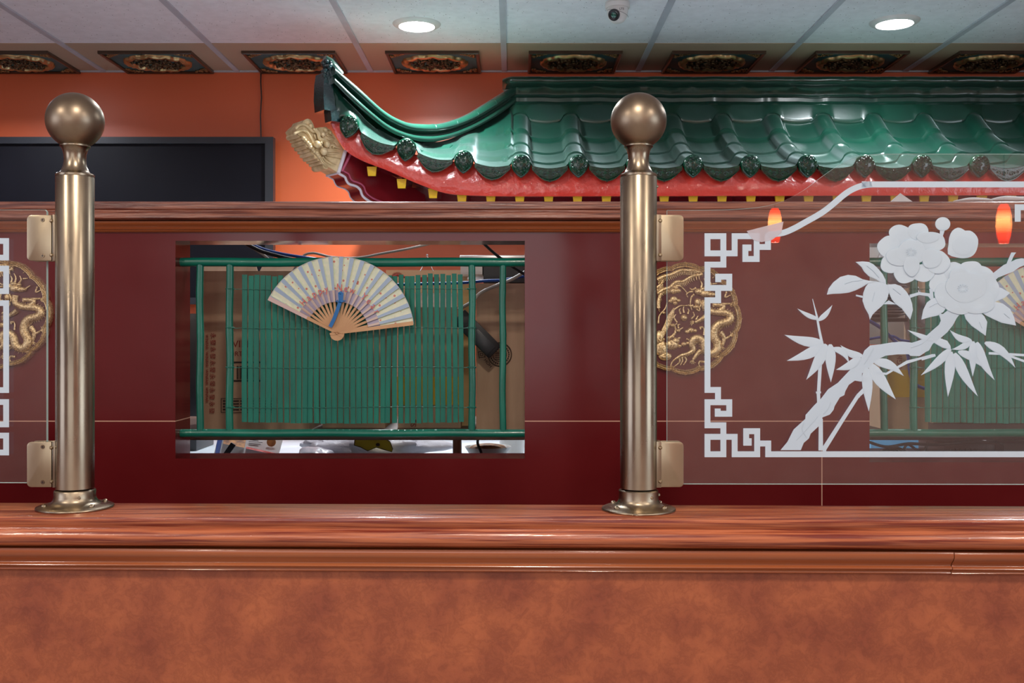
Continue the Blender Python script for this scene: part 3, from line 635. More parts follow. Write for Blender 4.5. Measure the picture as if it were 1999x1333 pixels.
# ================================================================ GOLD MEDALLIONS on the tiled wall
def make_medallion(cx, cy, label):
    c = P(cx, cy, DM)
    t = thing('dragon_medallion', label, 'medallion', (c.x, DM, c.z-.121), 'gold dragon medallions on the maroon wall')
    s = DM/K
    def q(x, y, dy=.004): return Vector((c.x+(1270+x/5.33-1337)*s, DM-dy, c.z-(500+y/5.33-622)*s))
    n = 240; rows = []
    prof = [(1.0,.0),(1.0,.008),(.992,.0125),(.982,.0135),(.972,.0125),(.966,.0085),(.960,.0125),(.950,.0135),(.940,.0125),(.935,.0085),(.929,.012),(.920,.0125),(.912,.011),(.902,.003),(.0,.003)]
    Rm = 110*s
    for j in range(n+1):
        a = 2*math.pi*j/n; lob = abs(math.cos(6*a)); rr = Rm*(.955+.045*lob**.55) + Rm*.012*max(0, 1-abs(math.sin(6*a))*7)
        rows.append([(c.x+rr*(.965 if k < .0 else 1)*k*math.cos(a), DM-h, c.z+rr*k*math.sin(a)) for k, h in prof])
    MB().grid([r[:14] for r in rows]).build('rim', gold, t, smooth=40)
    MB().grid([r[13:] for r in rows]).build('backing', mat('maroon medallion ground', (.09,.012,.014), .35), t)
    T = lambda mb, pts, r, fl=.7, dy=.006, nn=5: mb.tube(spline([q(x,y,dy) for x,y in pts], nn), r, 8, flat=fl)
    def taper(pts, r0, r1, nn=5):
        N = (len(pts)-1)*nn+1; return [ (r0+(r1-r0)*i/(N-1)) for i in range(N)]
    def stroke(mb, pts, r0, r1, dy=.006, fl=.7):
        mb.tube(spline([q(x,y,dy) for x,y in pts], 5), [v*s/5.33 for v in taper(pts, r0, r1)], 8, flat=fl)
    def claw(mb, x, y, ang):
        for k in (-50,-20,10,40):
            a = R(ang+k); stroke(mb, [(x,y),(x+26*math.cos(a),y-26*math.sin(a)),(x+44*math.cos(a+.35),y-44*math.sin(a+.35))], 7, 2)
    # dragon
    mb = MB()
    body = [(560,540),(620,575),(700,585),(770,590),(825,620),(820,665),(760,690),(700,710),(660,760),(655,840),(690,910),(680,980),(620,1010),(565,975),(545,900),(500,855),(440,865),(425,920),(440,975),(385,1015),(320,1030),(270,1060)]
    sp = spline([q(x,y,.007) for x,y in body], 6); N = len(sp)
    rad = [ (30+16*math.sin(math.pi*min(1,i/N*1.1)) if i < N*.75 else 40-30*(i/N-.75)/.25)*s/5.33 for i in range(N)]
    mb.tube(sp, rad, 10, flat=.75)
    for i in range(3, N-4, 2):       # back spines
        tt = (sp[i+1]-sp[i-1]).normalized(); nn = Vector((-tt.z,0,tt.x)); p0 = sp[i]+nn*rad[i]*.9
        mb.tube([p0, p0+nn*rad[i]*.5+tt*.001], [.0011,.0002], 5)
        for sgn in (-1,0,1): mb.ball(sp[i]+nn*rad[i]*.5*sgn+Vector((0,-rad[i]*.62+abs(sgn)*.0012,0)), (rad[i]*.26,rad[i]*.16,rad[i]*.26), 6, 4)
    for pts, r0, r1 in (([(700,575),(760,520),(640,505)],26,20), ([(640,520),(730,500),(820,495)],18,9), ([(580,620),(520,660),(460,690)],30,14), ([(720,790),(760,850),(745,930)],30,12), ([(740,870),(790,850),(820,830)],14,10), ([(520,980),(480,1020),(440,1075)],28,14), ([(560,460),(555,520),(570,560)],34,30)):
        stroke(mb, pts, r0, r1, .007)
    claw(mb, 820, 495, -20); claw(mb, 450, 695, 170); claw(mb, 742, 935, -90); claw(mb, 825, 828, 30); claw(mb, 438, 1080, -100)
    for pts in ([(270,1060),(225,1100),(200,1160)], [(290,1050),(300,1100),(240,1150)], [(320,1045),(330,1090),(305,1135)], [(345,1040),(370,1080),(340,1130)], [(640,1040),(690,1045),(720,1028)], [(560,1100),(510,1095),(500,1130),(520,1155)], [(560,1020),(610,1040),(660,1035)]): stroke(mb, pts, 13, 4)
    mb.build('dragon', gold, t, smooth=60)
    mb = MB()   # head and mane
    for x, y, rx, ry in ((500,370,48,34),(560,390,62,36),(620,400,52,28),(655,400,26,20),(480,480,30,42),(470,530,38,20),(600,355,30,22),(545,345,40,24)):
        mb.ball(q(x,y,.008), (rx*s/5.33,.005,ry*s/5.33), 12, 8)
    for pts in ([(520,330),(530,290),(512,255)], [(560,330),(570,280),(550,235)], [(600,340),(625,300),(610,260)], [(440,370),(400,375),(370,400),(385,430)], [(450,400),(420,430),(410,500),(425,560)], [(470,330),(430,350),(400,330)], [(500,450),(520,500),(500,550)], [(440,510),(410,520),(390,505)], [(470,550),(500,570),(510,545)], [(650,410),(690,380),(720,360)]): stroke(mb, pts, 12, 4, .008)
    mb.build('dragon_head', gold, t, smooth=60)
    # phoenix
    mb = MB()
    for pts, r0 in (([(70,250),(130,215),(220,190),(310,150),(400,150),(480,150),(540,165)], 26), ([(70,390),(130,350),(200,325),(260,272),(340,262),(420,215),(540,190)], 22), ([(80,540),(85,450),(110,390)], 22), ([(60,330),(100,300),(130,260)], 16)):
        stroke(mb, pts, r0, 14)
        sp = spline([q(x,y,.006) for x,y in pts], 5)
        for i in range(1, len(sp)-2):
            p0 = sp[i]; mb.tube([p0+Vector((0,0,-.001)), p0+Vector((.001,0,-.0085)), p0+Vector((.0035,0,-.011))], [.0017,.0012,.0003], 5)
    for k in range(9):
        a = k/8; stroke(mb, [(240-60*a, 540+80*a),(225-70*a, 640+60*a),(165-60*a,760+60*a),(90+8*a,900+60*a)], 9, 14, .006+.0004*(k % 3))
    for x, y, rx, ry in ((110,960,60,90),(150,1040,70,45),(220,920,70,55),(260,880,42,36),(90,850,45,80)): mb.ball(q(x,y,.006), (rx*s/5.33,.005,ry*s/5.33), 12, 8)
    stroke(mb, [(260,870),(300,850),(290,850)], 16, 6)
    stroke(mb, [(175,860),(220,835),(250,800),(260,770),(295,765),(335,742)], 18, 5, .008); mb.ball(q(285,775,.009), (24*s/5.33,.004,18*s/5.33))
    for pts in ([(260,760),(250,720),(275,700)], [(290,750),(285,715),(305,710)], [(80,700),(90,620),(150,545),(170,480)], [(240,560),(300,520),(350,515),(420,515)]): stroke(mb, pts, 9, 5)
    for i in range(12): mb.ball(q(85+random.random()*150, 830+random.random()*230, .011), (12*s/5.33,.0015,16*s/5.33), 6, 4)
    mb.build('phoenix', gold, t, smooth=60)
    # clouds, flames and pearl, each a part
    for x, y, r_ in ((240,365,40),(290,362,30),(265,330,24),(240,450,42),(205,470,28),(290,462,24),(255,490,26),(380,785,28),(415,770,36),(460,775,26),(300,935,24),(345,915,30),(380,905,22),(430,150,26),(500,160,34),(540,155,24),(230,720,28),(135,590,20),(110,230,24),(530,740,18)):
        mb = MB(); mb.ball(q(x,y,.005), (r_*s/5.33,.004,r_*.8*s/5.33), 10, 6); mb.tube([q(x+r_*.5*math.cos(a)*(1-a/9), y+r_*.5*math.sin(a)*(1-a/9), .0093) for a in [k*.7 for k in range(9)]], .0006, 5); mb.build('cloud', gold, t, smooth=60)
    for pts in ([(240,320),(300,310),(345,345),(385,395)], [(310,600),(298,560),(310,545)], [(345,590),(338,550),(345,525)], [(385,600),(395,565),(385,548)], [(275,690),(243,640),(262,605)], [(420,650),(452,620),(440,580)], [(470,660),(492,620)], [(520,760),(510,730)], [(550,820),(555,770),(545,735)], [(370,860),(400,875),(395,905)], [(790,370),(770,430),(820,410),(830,400)], [(640,160),(670,200),(640,230)], [(640,290),(690,285)]): mb = MB(); stroke(mb, pts, 10, 4); mb.build('flame', gold, t, smooth=60)
    mb = MB(); mb.ball(q(345,640,.006), (36*s/5.33,.007,36*s/5.33), 16, 10)
    mb.build('pearl', gold, t, smooth=60)
    return t
m1 = make_medallion(1337, 622, 'gold dragon and phoenix medallion right of the right brass post')
m2 = copy_tree(m1); cL = P(-5, 612, DM); m2.location = (cL.x, DM, cL.z-.121); m2['label'] = 'gold dragon and phoenix medallion at the left frame edge, beside the left brass post'

# ================================================================ GREEN RAILINGS, BLINDS, FANS
DR = 2.236
def make_railing():
    t = thing('bamboo_railing', '', 'railing', ((ax0+ax1)/2, DR, zz(853,DR)), 'green bamboo railings in the serving openings')
    for y0, y1 in ((503,520.5),(837.5,853.5)):
        zc = zz((y0+y1)/2, DR); r = (y1-y0)/2*DR/K; N = 14
        pts = [(ax0+(ax1-ax0)*i/N, DR, zc+.0006*math.sin(i*1.3)) for i in range(N+1)]
        MB().tube(pts, r, 24).build('rail', green_paint, t)
    for px, wd in ((391,14),(449,14.5),(922,13.5),(982,13)):
        x = (px-1000)/K*DR; r = wd/2*DR/K; z0, z1 = zz(838,DR), zz(520,DR); pts = []; rs = []
        for i in range(25):
            f = i/24; z_ = z0-.006+(z1-z0+.012)*f; nd = [abs(f-k) for k in (.27,.58,.82)]; pts.append((x+.0008*math.sin(i*.5+px), DR, z_)); rs.append(r*(1.07 if min(nd) < .02 else 1))
        MB().tube(pts, rs, 20).build('upright', green_paint, t)
    return t
def make_blind():
    t = thing('bamboo_blind', '', 'blind', P(690, 826, DR), 'green slatted blinds tied between the railing uprights')
    N = 37
    for i in range(N):
        f = i/(N-1); px = 478+422*f+random.uniform(-.6,.6)
        top = 537+random.uniform(-1.5,2.5) + (0 if f < .8 else -2); bot = 824+2.5*math.sin(f*math.pi)+random.uniform(-.8,.8)
        tilt = random.uniform(-.9,.9)+(2.0*(f-.5) if i not in (24,) else -2); hw = 4.9 if f < .6 else 4.6; dy = random.uniform(-.0006,.0006)
        rows = []
        for k in range(9):
            g = k/8; py = top+(bot-top)*g; cx = px+tilt*(1 if g > .5 else -1)*abs(g-.5)*1.6+.35*math.sin(g*7+i)
            rows.append([(cx-hw,py),(cx-hw*.5,py),(cx+hw*.5,py),(cx+hw,py)])
        mb = MB(); fr = [[P(x,y,DR+dy+(.0012 if j in (0,3) else 0)) for j,(x,y) in enumerate(r)] for r in rows]; bk = [[p+Vector((0,.0035,0)) for p in r] for r in fr]
        mb.grid(fr); mb.grid(bk)
        ring = [fr[0][j] for j in range(4)]+[r[3] for r in fr[1:]]+[fr[-1][j] for j in (2,1,0)]+[r[0] for r in fr[-2:0:-1]]
        rb = [p+Vector((0,.0035,0)) for p in ring]; n = len(ring); mb.add(ring+rb, [(a,(a+1)%n,(a+1)%n+n,a+n) for a in range(n)])
        mb.build('slat', slat_paint, t, smooth=30)
    for y in (564,640,717,795):
        pts = []
        for i in range(75):
            px = 443+484*i/74; wig = 1.0*math.sin(i*2.6); pts.append(P(px, y+wig*.5+(1.2*math.sin(i*.09)), DR-.0022-.0008*math.cos(i*2.9)))
        mb = MB().tube(pts, .0006, 6)
        for bx in (449, 922):
            x = (bx-1000)/K*DR
            for dz in (-.0008, .0009): mb.tube([(x+.0089*math.cos(a), DR+.0089*math.sin(a), zz(y,DR)+dz) for a in [2*math.pi*k/16 for k in range(16)]], .0008, 6, closed=True)
            mb.ball((x+(.0095 if bx < 600 else -.0095), DR-.002, zz(y,DR)), .0018, 8, 6)
        mb.build('binding_wire', green_paint, t)
    return t
def make_fan():
    pv = P(659, 651, 2.2135); s = pv.y/K; D = pv.y
    t = thing('folding_fan', '', 'fan', pv, 'paper folding fans on the green blinds')
    A0, A1 = R(153.6), R(7.3); NR = 19; RO = 150*s; RI = 62*s
    def q(a, r, dy=0): return Vector((pv.x+r*math.cos(a), D+dy, pv.z+r*math.sin(a)))
    # pleated leaf: each rib cell = blue valley strip + cream strip
    rows = []; mi = []
    st = (A1-A0)/(NR-1); angs = []
    for i in range(NR-1):
        a = A0+st*i; angs += [(a,-.0012,0),(a+st*.40,-.0030,1),(a+st*.44,.0016,0)]
    angs.append((A1,-.0012,0))
    mb = MB()
    for (a,d1,_),(b,d2,m_) in zip(angs, angs[1:]):
        pass
    seg = []
    for i in range(len(angs)-1):
        a,d1,_ = angs[i]; b,d2,_ = angs[i+1]; k = i % 3
        rr = [RI,73*s,85*s,99*s,115*s,132*s,RO]
        for j in range(6):
            mi_ = (1 if k == 0 else 0) if j > 1 else (3 if k == 0 else 2)
            mb.add([q(a,rr[j],d1*.9), q(b,rr[j],d2*.9), q(b,rr[j+1],d2), q(a,rr[j+1],d1)], [(0,1,2,3)], mi_)
    mb.build('fan_leaf', [floral, fan_blue, fan_mauve, fan_inner], t, smooth=0)
    ed = MB()
    ed.tube([q(A0+(A1-A0)*k/60, RO, -.0012) for k in range(61)], .0006, 6); ed.build('leaf_edging', paper_m, t)
    for i in range(1, NR-1):
        a = A0+st*(i+.16); dv = Vector((-math.sin(a),0,math.cos(a)))
        pts = []
        for r, hw in ((-9*s,.0022),(0,.003),(18*s,.0031),(40*s,.0027),(RI,.0024),(RI+.03,.0022)):
            pts.append((r,hw))
        yo = -.0016+.0002*i
        left = [q(a,r,yo)+dv*h for r,h in pts]; right = [q(a,r,yo)-dv*h for r,h in pts]
        mb = MB(); mb.prism(left+right[::-1], (0,.0009,0)); mb.build('rib', fan_wood, t, smooth=0)
    for a, m_, cut in ((A0-.01, fan_pink, 1), (A1, fan_wood, 0)):
        dv = Vector((-math.sin(a),0,math.cos(a)))
        pts = [(-14*s,.003),(-6*s,.0045),(8*s,.0032),(60*s,.0048),(RO,.0058)]
        sg = 1 if not cut else -1
        left = [q(a,r,-.0048)+dv*h*(1 if sg > 0 else .5) for r,h in pts]; right = [q(a,r,-.0048)-dv*h*(1 if sg < 0 else .5) for r,h in pts]
        mb = MB(); mb.prism(left+right[::-1], (0,.0016,0)); g = mb.build('guard', fan_wood, t, smooth=0)
        if cut:
            pl = [(66*s,.0042),(RO,.0062)]
            mb = MB(); mb.prism([q(a,r,-.0050)+dv*h*.55 for r,h in pl]+[q(a,r,-.0050)-dv*h for r,h in pl[::-1]], (0,.0004,0)); mb.build('guard_cover', fan_pink, g, smooth=0)
    # rounded foot around the rivet
    out = [q(R(180+k*11.25+8), 14*s if 0 < k < 16 else 12*s, -.0035) for k in range(17)]
    mb = MB(); mb.prism(out, (0,.005,0)); mb.build('fan_foot', fan_wood, t, smooth=0)
    MB().lathe([(0,-.0012),(.0012,-.001),(.0018,0),(0,.001)], q(0,0,-.006), axis='y', n=14).build('rivet', fan_wood, t)
    for k, ch in enumerate('Happy New Year'):
        if ch == ' ': continue
        a = R(137-8.35*k); text_mesh(ch, .021, fan_red, t, 'letter', facing(q(a, 89*s, -.0048), a-math.pi/2, .85), .0002)
    # ribbon
    mb = MB(); w_ = 3.6*s
    def strip(pts, w_, dy):
        pp = [P(x,y,D+dy) for x,y in pts]; l = []; r_ = []
        for i, p in enumerate(pp):
            tt = (pp[min(i+1,len(pp)-1)]-pp[max(i-1,0)]).normalized(); nn = Vector((-tt.z,0,tt.x)); l.append(p+nn*w_); r_.append(p-nn*w_)
        mb.prism(l+r_[::-1], (0,-.0012,0))
    strip([(665,588),(659,606),(653,622),(645,638)], w_, -.0075); strip([(665,590),(664,571)], w_*.95, -.009); strip([(668,590),(669,571)], w_*.6, -.0105)
    mb.ball(P(665.5,588,D-.009), (5*s,.003,3*s), 12, 8); mb.ball(P(665,572,D-.009), (4.2*s,.0025,3*s), 12, 8)
    mb.tube([P(x,y,D-.008) for x,y in ((660,586),(656,588),(661,590),(670,588),(675,587))], .0014, 6)
    mb.build('ribbon', ribbon_m, t)
    return t
SX = (bx0-ax0)
ra = make_railing(); ra['label'] = 'green bamboo railing in the left serving opening, cardboard boxes behind'
bl = make_blind(); bl['label'] = 'green slatted bamboo blind in the left serving opening, fan fully in view on it'
fa = make_fan(); fa['label'] = 'open paper fan with blue ribbon on the left green blind'
rb_ = copy_tree(ra); rb_.location.x += 1.4925; rb_['label'] = 'green bamboo railing seen through the etched glass in the right serving opening'
bl2 = copy_tree(bl); bl2.location.x += 1.4925; bl2['label'] = 'green slatted bamboo blind seen through the etched glass in the right serving opening'
fa2 = copy_tree(fa); fa2.location = P(2046, 664, 2.2135); fa2.rotation_euler = (0, R(4), 0); fa2['label'] = 'open paper fan cut by the right frame edge, behind the etched glass'

# ================================================================ DECORATIVE TILED ROOF
DE = 3.9; DT = 4.46; SP = .2178; X0 = .035
RX1 = 3.2
crown = [(0,.673),(.25,.717),(.5,.780),(.75,.864),(1,.986)]
def base_z(t): return smooth_table(crown, t)-.035
def E(x):
    k = (x-X0)/SP; return smooth_table([(-3.45,.232),(-3,.150),(-2,.062),(-1,.016),(0,0),(1,0)], k)
def wave(x, zone=1):
    k = (x-X0)/SP; f = abs(k-round(k))*SP
    if f < .040: return .035*math.sqrt(max(0, 1-(f/.040)**2))**.9*1.0 - .0*f
    return -.010*math.sin(math.pi*min(1,(f-.040)/(SP/2-.040))/2)
def wave_s(x):   # softened crown edge
    return (wave(x-.004)+wave(x)+wave(x+.004))/3
HX, HY = -.73, .61       # plan direction of the hip
def hip_s(px):
    a = (px-1000)/K; return -a*DT/(-.61*a*1+.73) if a < 0 else 0
def hip_pt(px, py):
    s_ = hip_s(px); d = DT-.61*s_; return Vector((-.73*s_, d, H+(650-py)/K*d))
hip_bot = [(645,164),(683,202),(718.6,233),(754,258.6),(795,274),(833,278),(872,271),(910,256),(948,236),(985,212),(1000,200)]
hip_top = [(640,126),(650,135),(690.5,169),(741.5,215),(782,237),(808,242),(859,241),(910,224),(948,202),(986,178),(1000,170)]
tab_b = [(hip_s(x), hip_pt(x,y).z) for x,y in hip_bot][::-1]; tab_t = [(hip_s(x), hip_pt(x,y).z) for x,y in hip_top][::-1]
def hipz(s_): return smooth_table(tab_b, s_)
def y_hip(x): return DT-.61*(-x/.73) if x < 0 else DT
def roof_z(x, y):
    t = (y-DE)/(DT-DE); z = H+base_z(t)+wave_s(x)*(1-.0*t)
    z += E(x)*(1-t)**1.2 if x >= 0 else 0
    if x < 0:
        yh = y_hip(x); th = (yh-DE)/(DT-DE); f = (t/th) if th > .001 else 1; f = min(1, max(0, f))
        G = hipz(-x/.73)-(H+base_z(th))-.006
        z += E(x)*(1-f)+G*f-wave_s(x)*f*f*.8
    fr = (t*4) % 1.0
    z -= .0085*fr if t < 1 else .0085
    return z
roof = thing('tiled_roof', 'green glazed decorative tiled roof with upturned corner along the orange wall', 'roof', ((RX1-.7)/2, 4.3, H+.5))
rows = []
xs = []
x = -.70
while x < RX1: xs.append(x); x += SP/26
ts = []
for i in range(4):
    for k in (0, .012, .25, .5, .75, .985): ts.append((i+k)/4)
ts = sorted(set(ts+[1.0]))
mb = MB()
for i, x in enumerate(xs):
    yh = min(y_hip(x)+.02, DT); rows.append([(x, DE+(yh-DE)*t, roof_z(x, DE+(yh-DE)*t)) for t in ts])
mb.grid(rows)
# thickness lip at the eave
mb.grid([[(x, DE, roof_z(x, DE)) , (x, DE+.003, roof_z(x, DE)-.008), (x, DE+.05, roof_z(x, DE+.05)-.012)] for x in xs])
mb.build('tile_surface', glaze, roof, smooth=50)
# round end tiles and drip tiles
def end_tile():
    mb = MB(); out = []
    for k in range(28):
        a = 2*math.pi*k/28; r = .0365; x = r*math.cos(a); z = r*math.sin(a)
        if z < 0: z *= 1.22+.22*max(0, 1-abs(x)/.02)
        out.append((x, z))
    rings = [(1,.012),(1,-.004),(.95,-.008),(.86,-.010),(.7,-.012),(.4,-.014),(.0,-.015)]
    mb.grid([[(x*k, y, z*k) for k, y in rings] for x, z in out+[out[0]]])
    for x, z, r in ((-.011,.007,.0075),(.011,.007,.0075),(0,-.003,.0095),(-.016,.018,.009),(.016,.018,.009),(0,.022,.010),(-.010,-.015,.008),(.010,-.015,.008),(0,-.028,.009),(0,-.038,.006),(-.023,-.001,.008),(.023,-.001,.008),(-.020,-.013,.007),(.020,-.013,.007),(0,.011,.007),(-.008,.027,.007),(.008,.027,.007),(-.026,.010,.007),(.026,.010,.007),(-.012,-.024,.006),(.012,-.024,.006),(-.006,.015,.006),(.006,.015,.006)):
        mb.ball((x,-.0115,z), (r*.8,.0062,r*.68), 8, 6)
    for sg in (-1,1):
        mb.tube([(sg*.004,-.015,.013),(sg*.013,-.015,.015),(sg*.02,-.012,.009)], .002, 6); mb.tube([(sg*.003,-.014,-.010),(sg*.012,-.014,-.012),(sg*.018,-.011,-.006)], .0016, 6)
    return mb
def drip_tile():
    mb = MB(); hw = .068; N = 24; top = []; bot = []
    for i in range(N+1):
        u = -1+2*i/N; x = hw*u; zt = -.010+.012*u*u
        a = abs(u)
        zb = -.062+.010*a**.6*1.0+.036*a**2.2 if a < 1 else -.016
        zb = -.0625+.004*(a/.12) if a < .12 else (-.0585+.0085*((a-.12)/.33)**1.6 if a < .45 else -.050+.036*((a-.45)/.55)**1.15)
        top.append((x,zt)); bot.append((x,min(zb, zt-.003)))
    fr = [[(x,-.004,z) for x,z in top],[(x,-.004,a+(b-a)*.80) for (x,a),(_,b) in zip(top,bot)],[(x,-.0095,a+(b-a)*.86) for (x,a),(_,b) in zip(top,bot)],[(x,-.0095,a+(b-a)*.95) for (x,a),(_,b) in zip(top,bot)],[(x,-.004,b) for x,b in bot],[(x,.012,b) for x,b in bot],[(x,.012,z) for x,z in top],[(x,-.004,z) for x,z in top]]
    mb.grid(fr)
    for sg in (-1,1):
        sp = [(sg*(.016+(.0115-a*.0013)*math.cos(a*1.0)), -.0055, -.030+(.0095-a*.0011)*math.sin(a)) for a in [k*.5 for k in range(16)]]
        mb.tube(sp, .0021, 6)
        sp = [(sg*(.036+(.007-a*.0009)*math.cos(math.pi-a)), -.0055, -.024+(.006-a*.0008)*math.sin(math.pi-a)) for a in [k*.5 for k in range(13)]]
        mb.tube(sp, .0019, 6); mb.tube([(sg*.058,-.0055,-.010),(sg*.048,-.0055,-.016),(sg*.042,-.0055,-.014)], .0019, 6)
        mb.tube([(sg*.002,-.0055,-.050),(sg*.012,-.0055,-.046),(sg*.026,-.0055,-.040),(sg*.040,-.0055,-.034)], .0019, 6)
    for z in (-.018,-.026,-.048,-.054): mb.ball((0,-.006,z), .0024, 8, 6)
    return mb
em = dm = None
k = -3
while X0+SP*k < RX1:
    x = X0+SP*k; ang = math.atan((E(x+.05)-E(x-.05))/.1)*.75
    loc = Vector((x, DE-.004, roof_z(x, DE)-.031))
    if em is None:
        o = end_tile().build('end_tile', glaze_relief, roof, smooth=50); me = o.data; me.transform(Matrix.Translation(wloc(roof))); em = me
    else: o = bpy.data.objects.new('end_tile', em); C.objects.link(o); o.parent = roof
    o.location = loc-Vector(roof.location); o.rotation_euler = (R(5), -ang*.6, 0)
    xm = x+SP/2
    ang = math.atan((E(xm+.08)-E(xm-.08))/.16); loc = Vector((xm, DE-.001, roof_z(xm, DE)+.008))
    if dm is None:
        o = drip_tile().build('drip_tile', glaze_relief, roof, smooth=50); me = o.data; me.transform(Matrix.Translation(wloc(roof))); dm = me
    else: o = bpy.data.objects.new('drip_tile', dm); C.objects.link(o); o.parent = roof
    o.location = loc-Vector(roof.location); o.rotation_euler = (R(9), -ang, 0)
    k += 1
# main ridge
RZ = lambda py: H+(650-py)/K*4.42
prof = [(4.62,RZ(150)),(4.43,RZ(150)),(4.405,RZ(151)),(4.392,RZ(155)),(4.390,RZ(160)),(4.396,RZ(165)),(4.41,RZ(168)),(4.425,RZ(169)),(4.428,RZ(171)),(4.436,RZ(178)),(4.438,RZ(182)),(4.430,RZ(184)),(4.426,RZ(186)),(4.430,RZ(188)),(4.440,RZ(189)),(4.441,RZ(196)),(4.436,RZ(198)),(4.432,RZ(200)),(4.436,RZ(202))]
x0r = P(981,0,4.39).x; rows = []; xs2 = []
x = x0r
while x < RX1: xs2.append(x); x += .02
random.seed(3)
for i, x in enumerate(xs2):
    f = min(1, (x-x0r)/.02); wv = .0012*math.sin(x*23)+.0009*math.sin(x*51+1)
    ph = ((x-X0)/SP) % 1
    se = .004 if abs(ph-.45) < .05 else 0; se2 = .004 if (abs(ph) < .05 or abs(ph-1) < .05) else 0
    sh = .045 if i == 0 else (.015 if i == 1 else 0)
    rows.append([(x+ (0 if j < 8 else (.03 if x < x0r+.05 else 0)), min(y+(se if 1 < j < 8 else se2 if j >= 8 else 0)+(sh if 0 < j < 8 else sh*.3 if j >= 8 else 0), 4.6), z+wv*(1 if 2 < j else .4)) for j, (y, z) in enumerate(prof)])
mb = MB(); mb.grid(rows); mb.add(rows[0], [tuple(range(len(rows[0])))])
mb.build('ridge', glaze, roof, smooth=50)
# scalloped skirt under the ridge
sk = []
xs3 = [x for x in xs if x > .0-.02]
for x in xs3:
    wz = wave_s(x); top = RZ(201.5); zb = roof_z(x, 4.424)+.003; zb = min(zb+.0, top-.004)
    sk.append([(x,4.437,top),(x,4.43,top-(top-zb)*.3),(x,4.424,top-(top-zb)*.75),(x,4.420,zb+.002),(x,4.424,zb-.004),(x,4.46,zb-.003)])
MB().grid(sk).build('ridge_skirt', glaze, roof, smooth=50)
# hip ridge
nrm = Vector((.641,-.767,0))
cs = [(.030,-.03),(.036,.02),(.038,.12),(.036,.24),(.028,.32),(.016,.36),(.014,.44),(.017,.5),(.034,.53),(.040,.62),(.040,.74),(.034,.88),(.020,.97),(0,1.0),(-.022,.97),(-.036,.86),(-.04,.7),(-.036,.4),(-.036,-.03)]
rows = []; smax = hip_s(645)
for i in range(61):
    s_ = smax*i/60; zb = smooth_table(tab_b, s_); zt = smooth_table(tab_t, s_); c = Vector((-.73*s_, DT-.61*s_, 0)); j6 = (i % 7 == 3)
    k2 = .75+.25*min(1, i/8)
    rows.append([c+nrm*(w_*k2)+Vector((0,0,zb+(zt-zb)*h)) for w_, h in cs])
mb = MB(); mb.grid(rows); mb.add(rows[-1], [tuple(range(len(rows[-1])))]); mb.build('hip_ridge', glaze, roof, smooth=50)
# seams on the hip top roll
for s_ in (.13,.24,.36,.48):
    s_ *= smax; zb = smooth_table(tab_b, s_); zt = smooth_table(tab_t, s_); c = Vector((-.73*s_, DT-.61*s_, 0))
    pts = [c+nrm*(w_*1.005)+Vector((0,0,zb+(zt-zb)*h+.0004)) for w_, h in cs[8:14]]
    MB().tube(pts, .0012, 6).build('hip_seam', glaze, roof)
# plane along the hip direction used by the corner pieces
def HPn(px, py, off=0):
    p0 = Vector((-.6695,3.95,0)); a = (px-1000)/K; d = (nrm.x*p0.x+nrm.y*p0.y+off)/(nrm.x*a+nrm.y); return P(px, py, d)
# corner end block (dark) with knob
mb = MB()
blk = [(651,137),(650,160),(652,196),(657,212),(646,216),(634,214),(632,190),(633,160),(636,140)]
mb.prism([HPn(x,y,.05) for x,y in blk], nrm*-.075)
blk2 = [(657,212),(683,238),(677,240),(648,236),(646,216)]
mb.prism([HPn(x,y,.045) for x,y in blk2], nrm*-.05)
for (x,y,r) in ((640,128,.022),(644,138,.020),(636,142,.018),(641,152,.018),(634,124,.014),(638,119,.012)): mb.ball(HPn(x,y,.02), r, 14, 10)
for k in range(14): mb.ball(HPn(633+random.random()*14, 118+random.random()*36, .045), .006+random.random()*.004, 8, 6)
mb.build('corner_block', glaze_dark, roof, smooth=50)
mb = MB(); mb.tube([HPn(x,y,.02) for x,y in ((634,113),(642,120),(650,132),(664,147))], [.012,.018,.022,.02], 12); mb.build('corner_cap', glaze, roof)
# pale verge board under the hip end
mb = MB(); mb.prism([HPn(x,y,.035) for x,y in [(646,160),(652,196),(657,212),(682,240),(712,258),(724,250),(700,224),(672,192),(655,165)]], nrm*-.02)
mb.build('verge_board', glaze, roof, smooth=30)
# fascia (red) following the eave
fb = [(642,233),(672.6,289),(703,311),(757,332.6),(818,359),(871.6,377),(938,382),(1000,383),(1100,383),(1999,381),(2700,380)]
fb = [((px-1000)/K*3.95, H+(650-py)/K*3.95) for px, py in fb]
rows = []; x = -.708
while x < RX1:
    zt_ = roof_z(max(x,-.70), DE+.05)-wave_s(x)-.012; zb = smooth_table(fb, x) if x > fb[0][0] else fb[0][1]
    zt_ = max(zt_, zb+.01)
    rows.append([(x, 3.935+ (3.945-3.935)*0, zb-.002+.0),(x,3.932,zb+(zt_-zb)*.1),(x,3.930,zb+(zt_-zb)*.35),(x,3.935,zb+(zt_-zb)*.65),(x,3.945,zt_),(x,3.98,zt_),(x,3.965,zb),(x, 3.935, zb-.002)]); x += .018
MB().grid(rows).build('fascia', red_lacquer, roof, smooth=60)
# soffit and its dark void back to the wall
rows = []; x = -.62
while x < RX1:
    zb = smooth_table(fb, x); rows.append([(x,3.966,zb+.012),(x,4.2,min(zb+.03, H+.62)),(x,4.6,H+.60),(x,DB-.002,H+.60)]); x += .04
MB().grid(rows).build('soffit', maroon_gloss, roof, smooth=60)
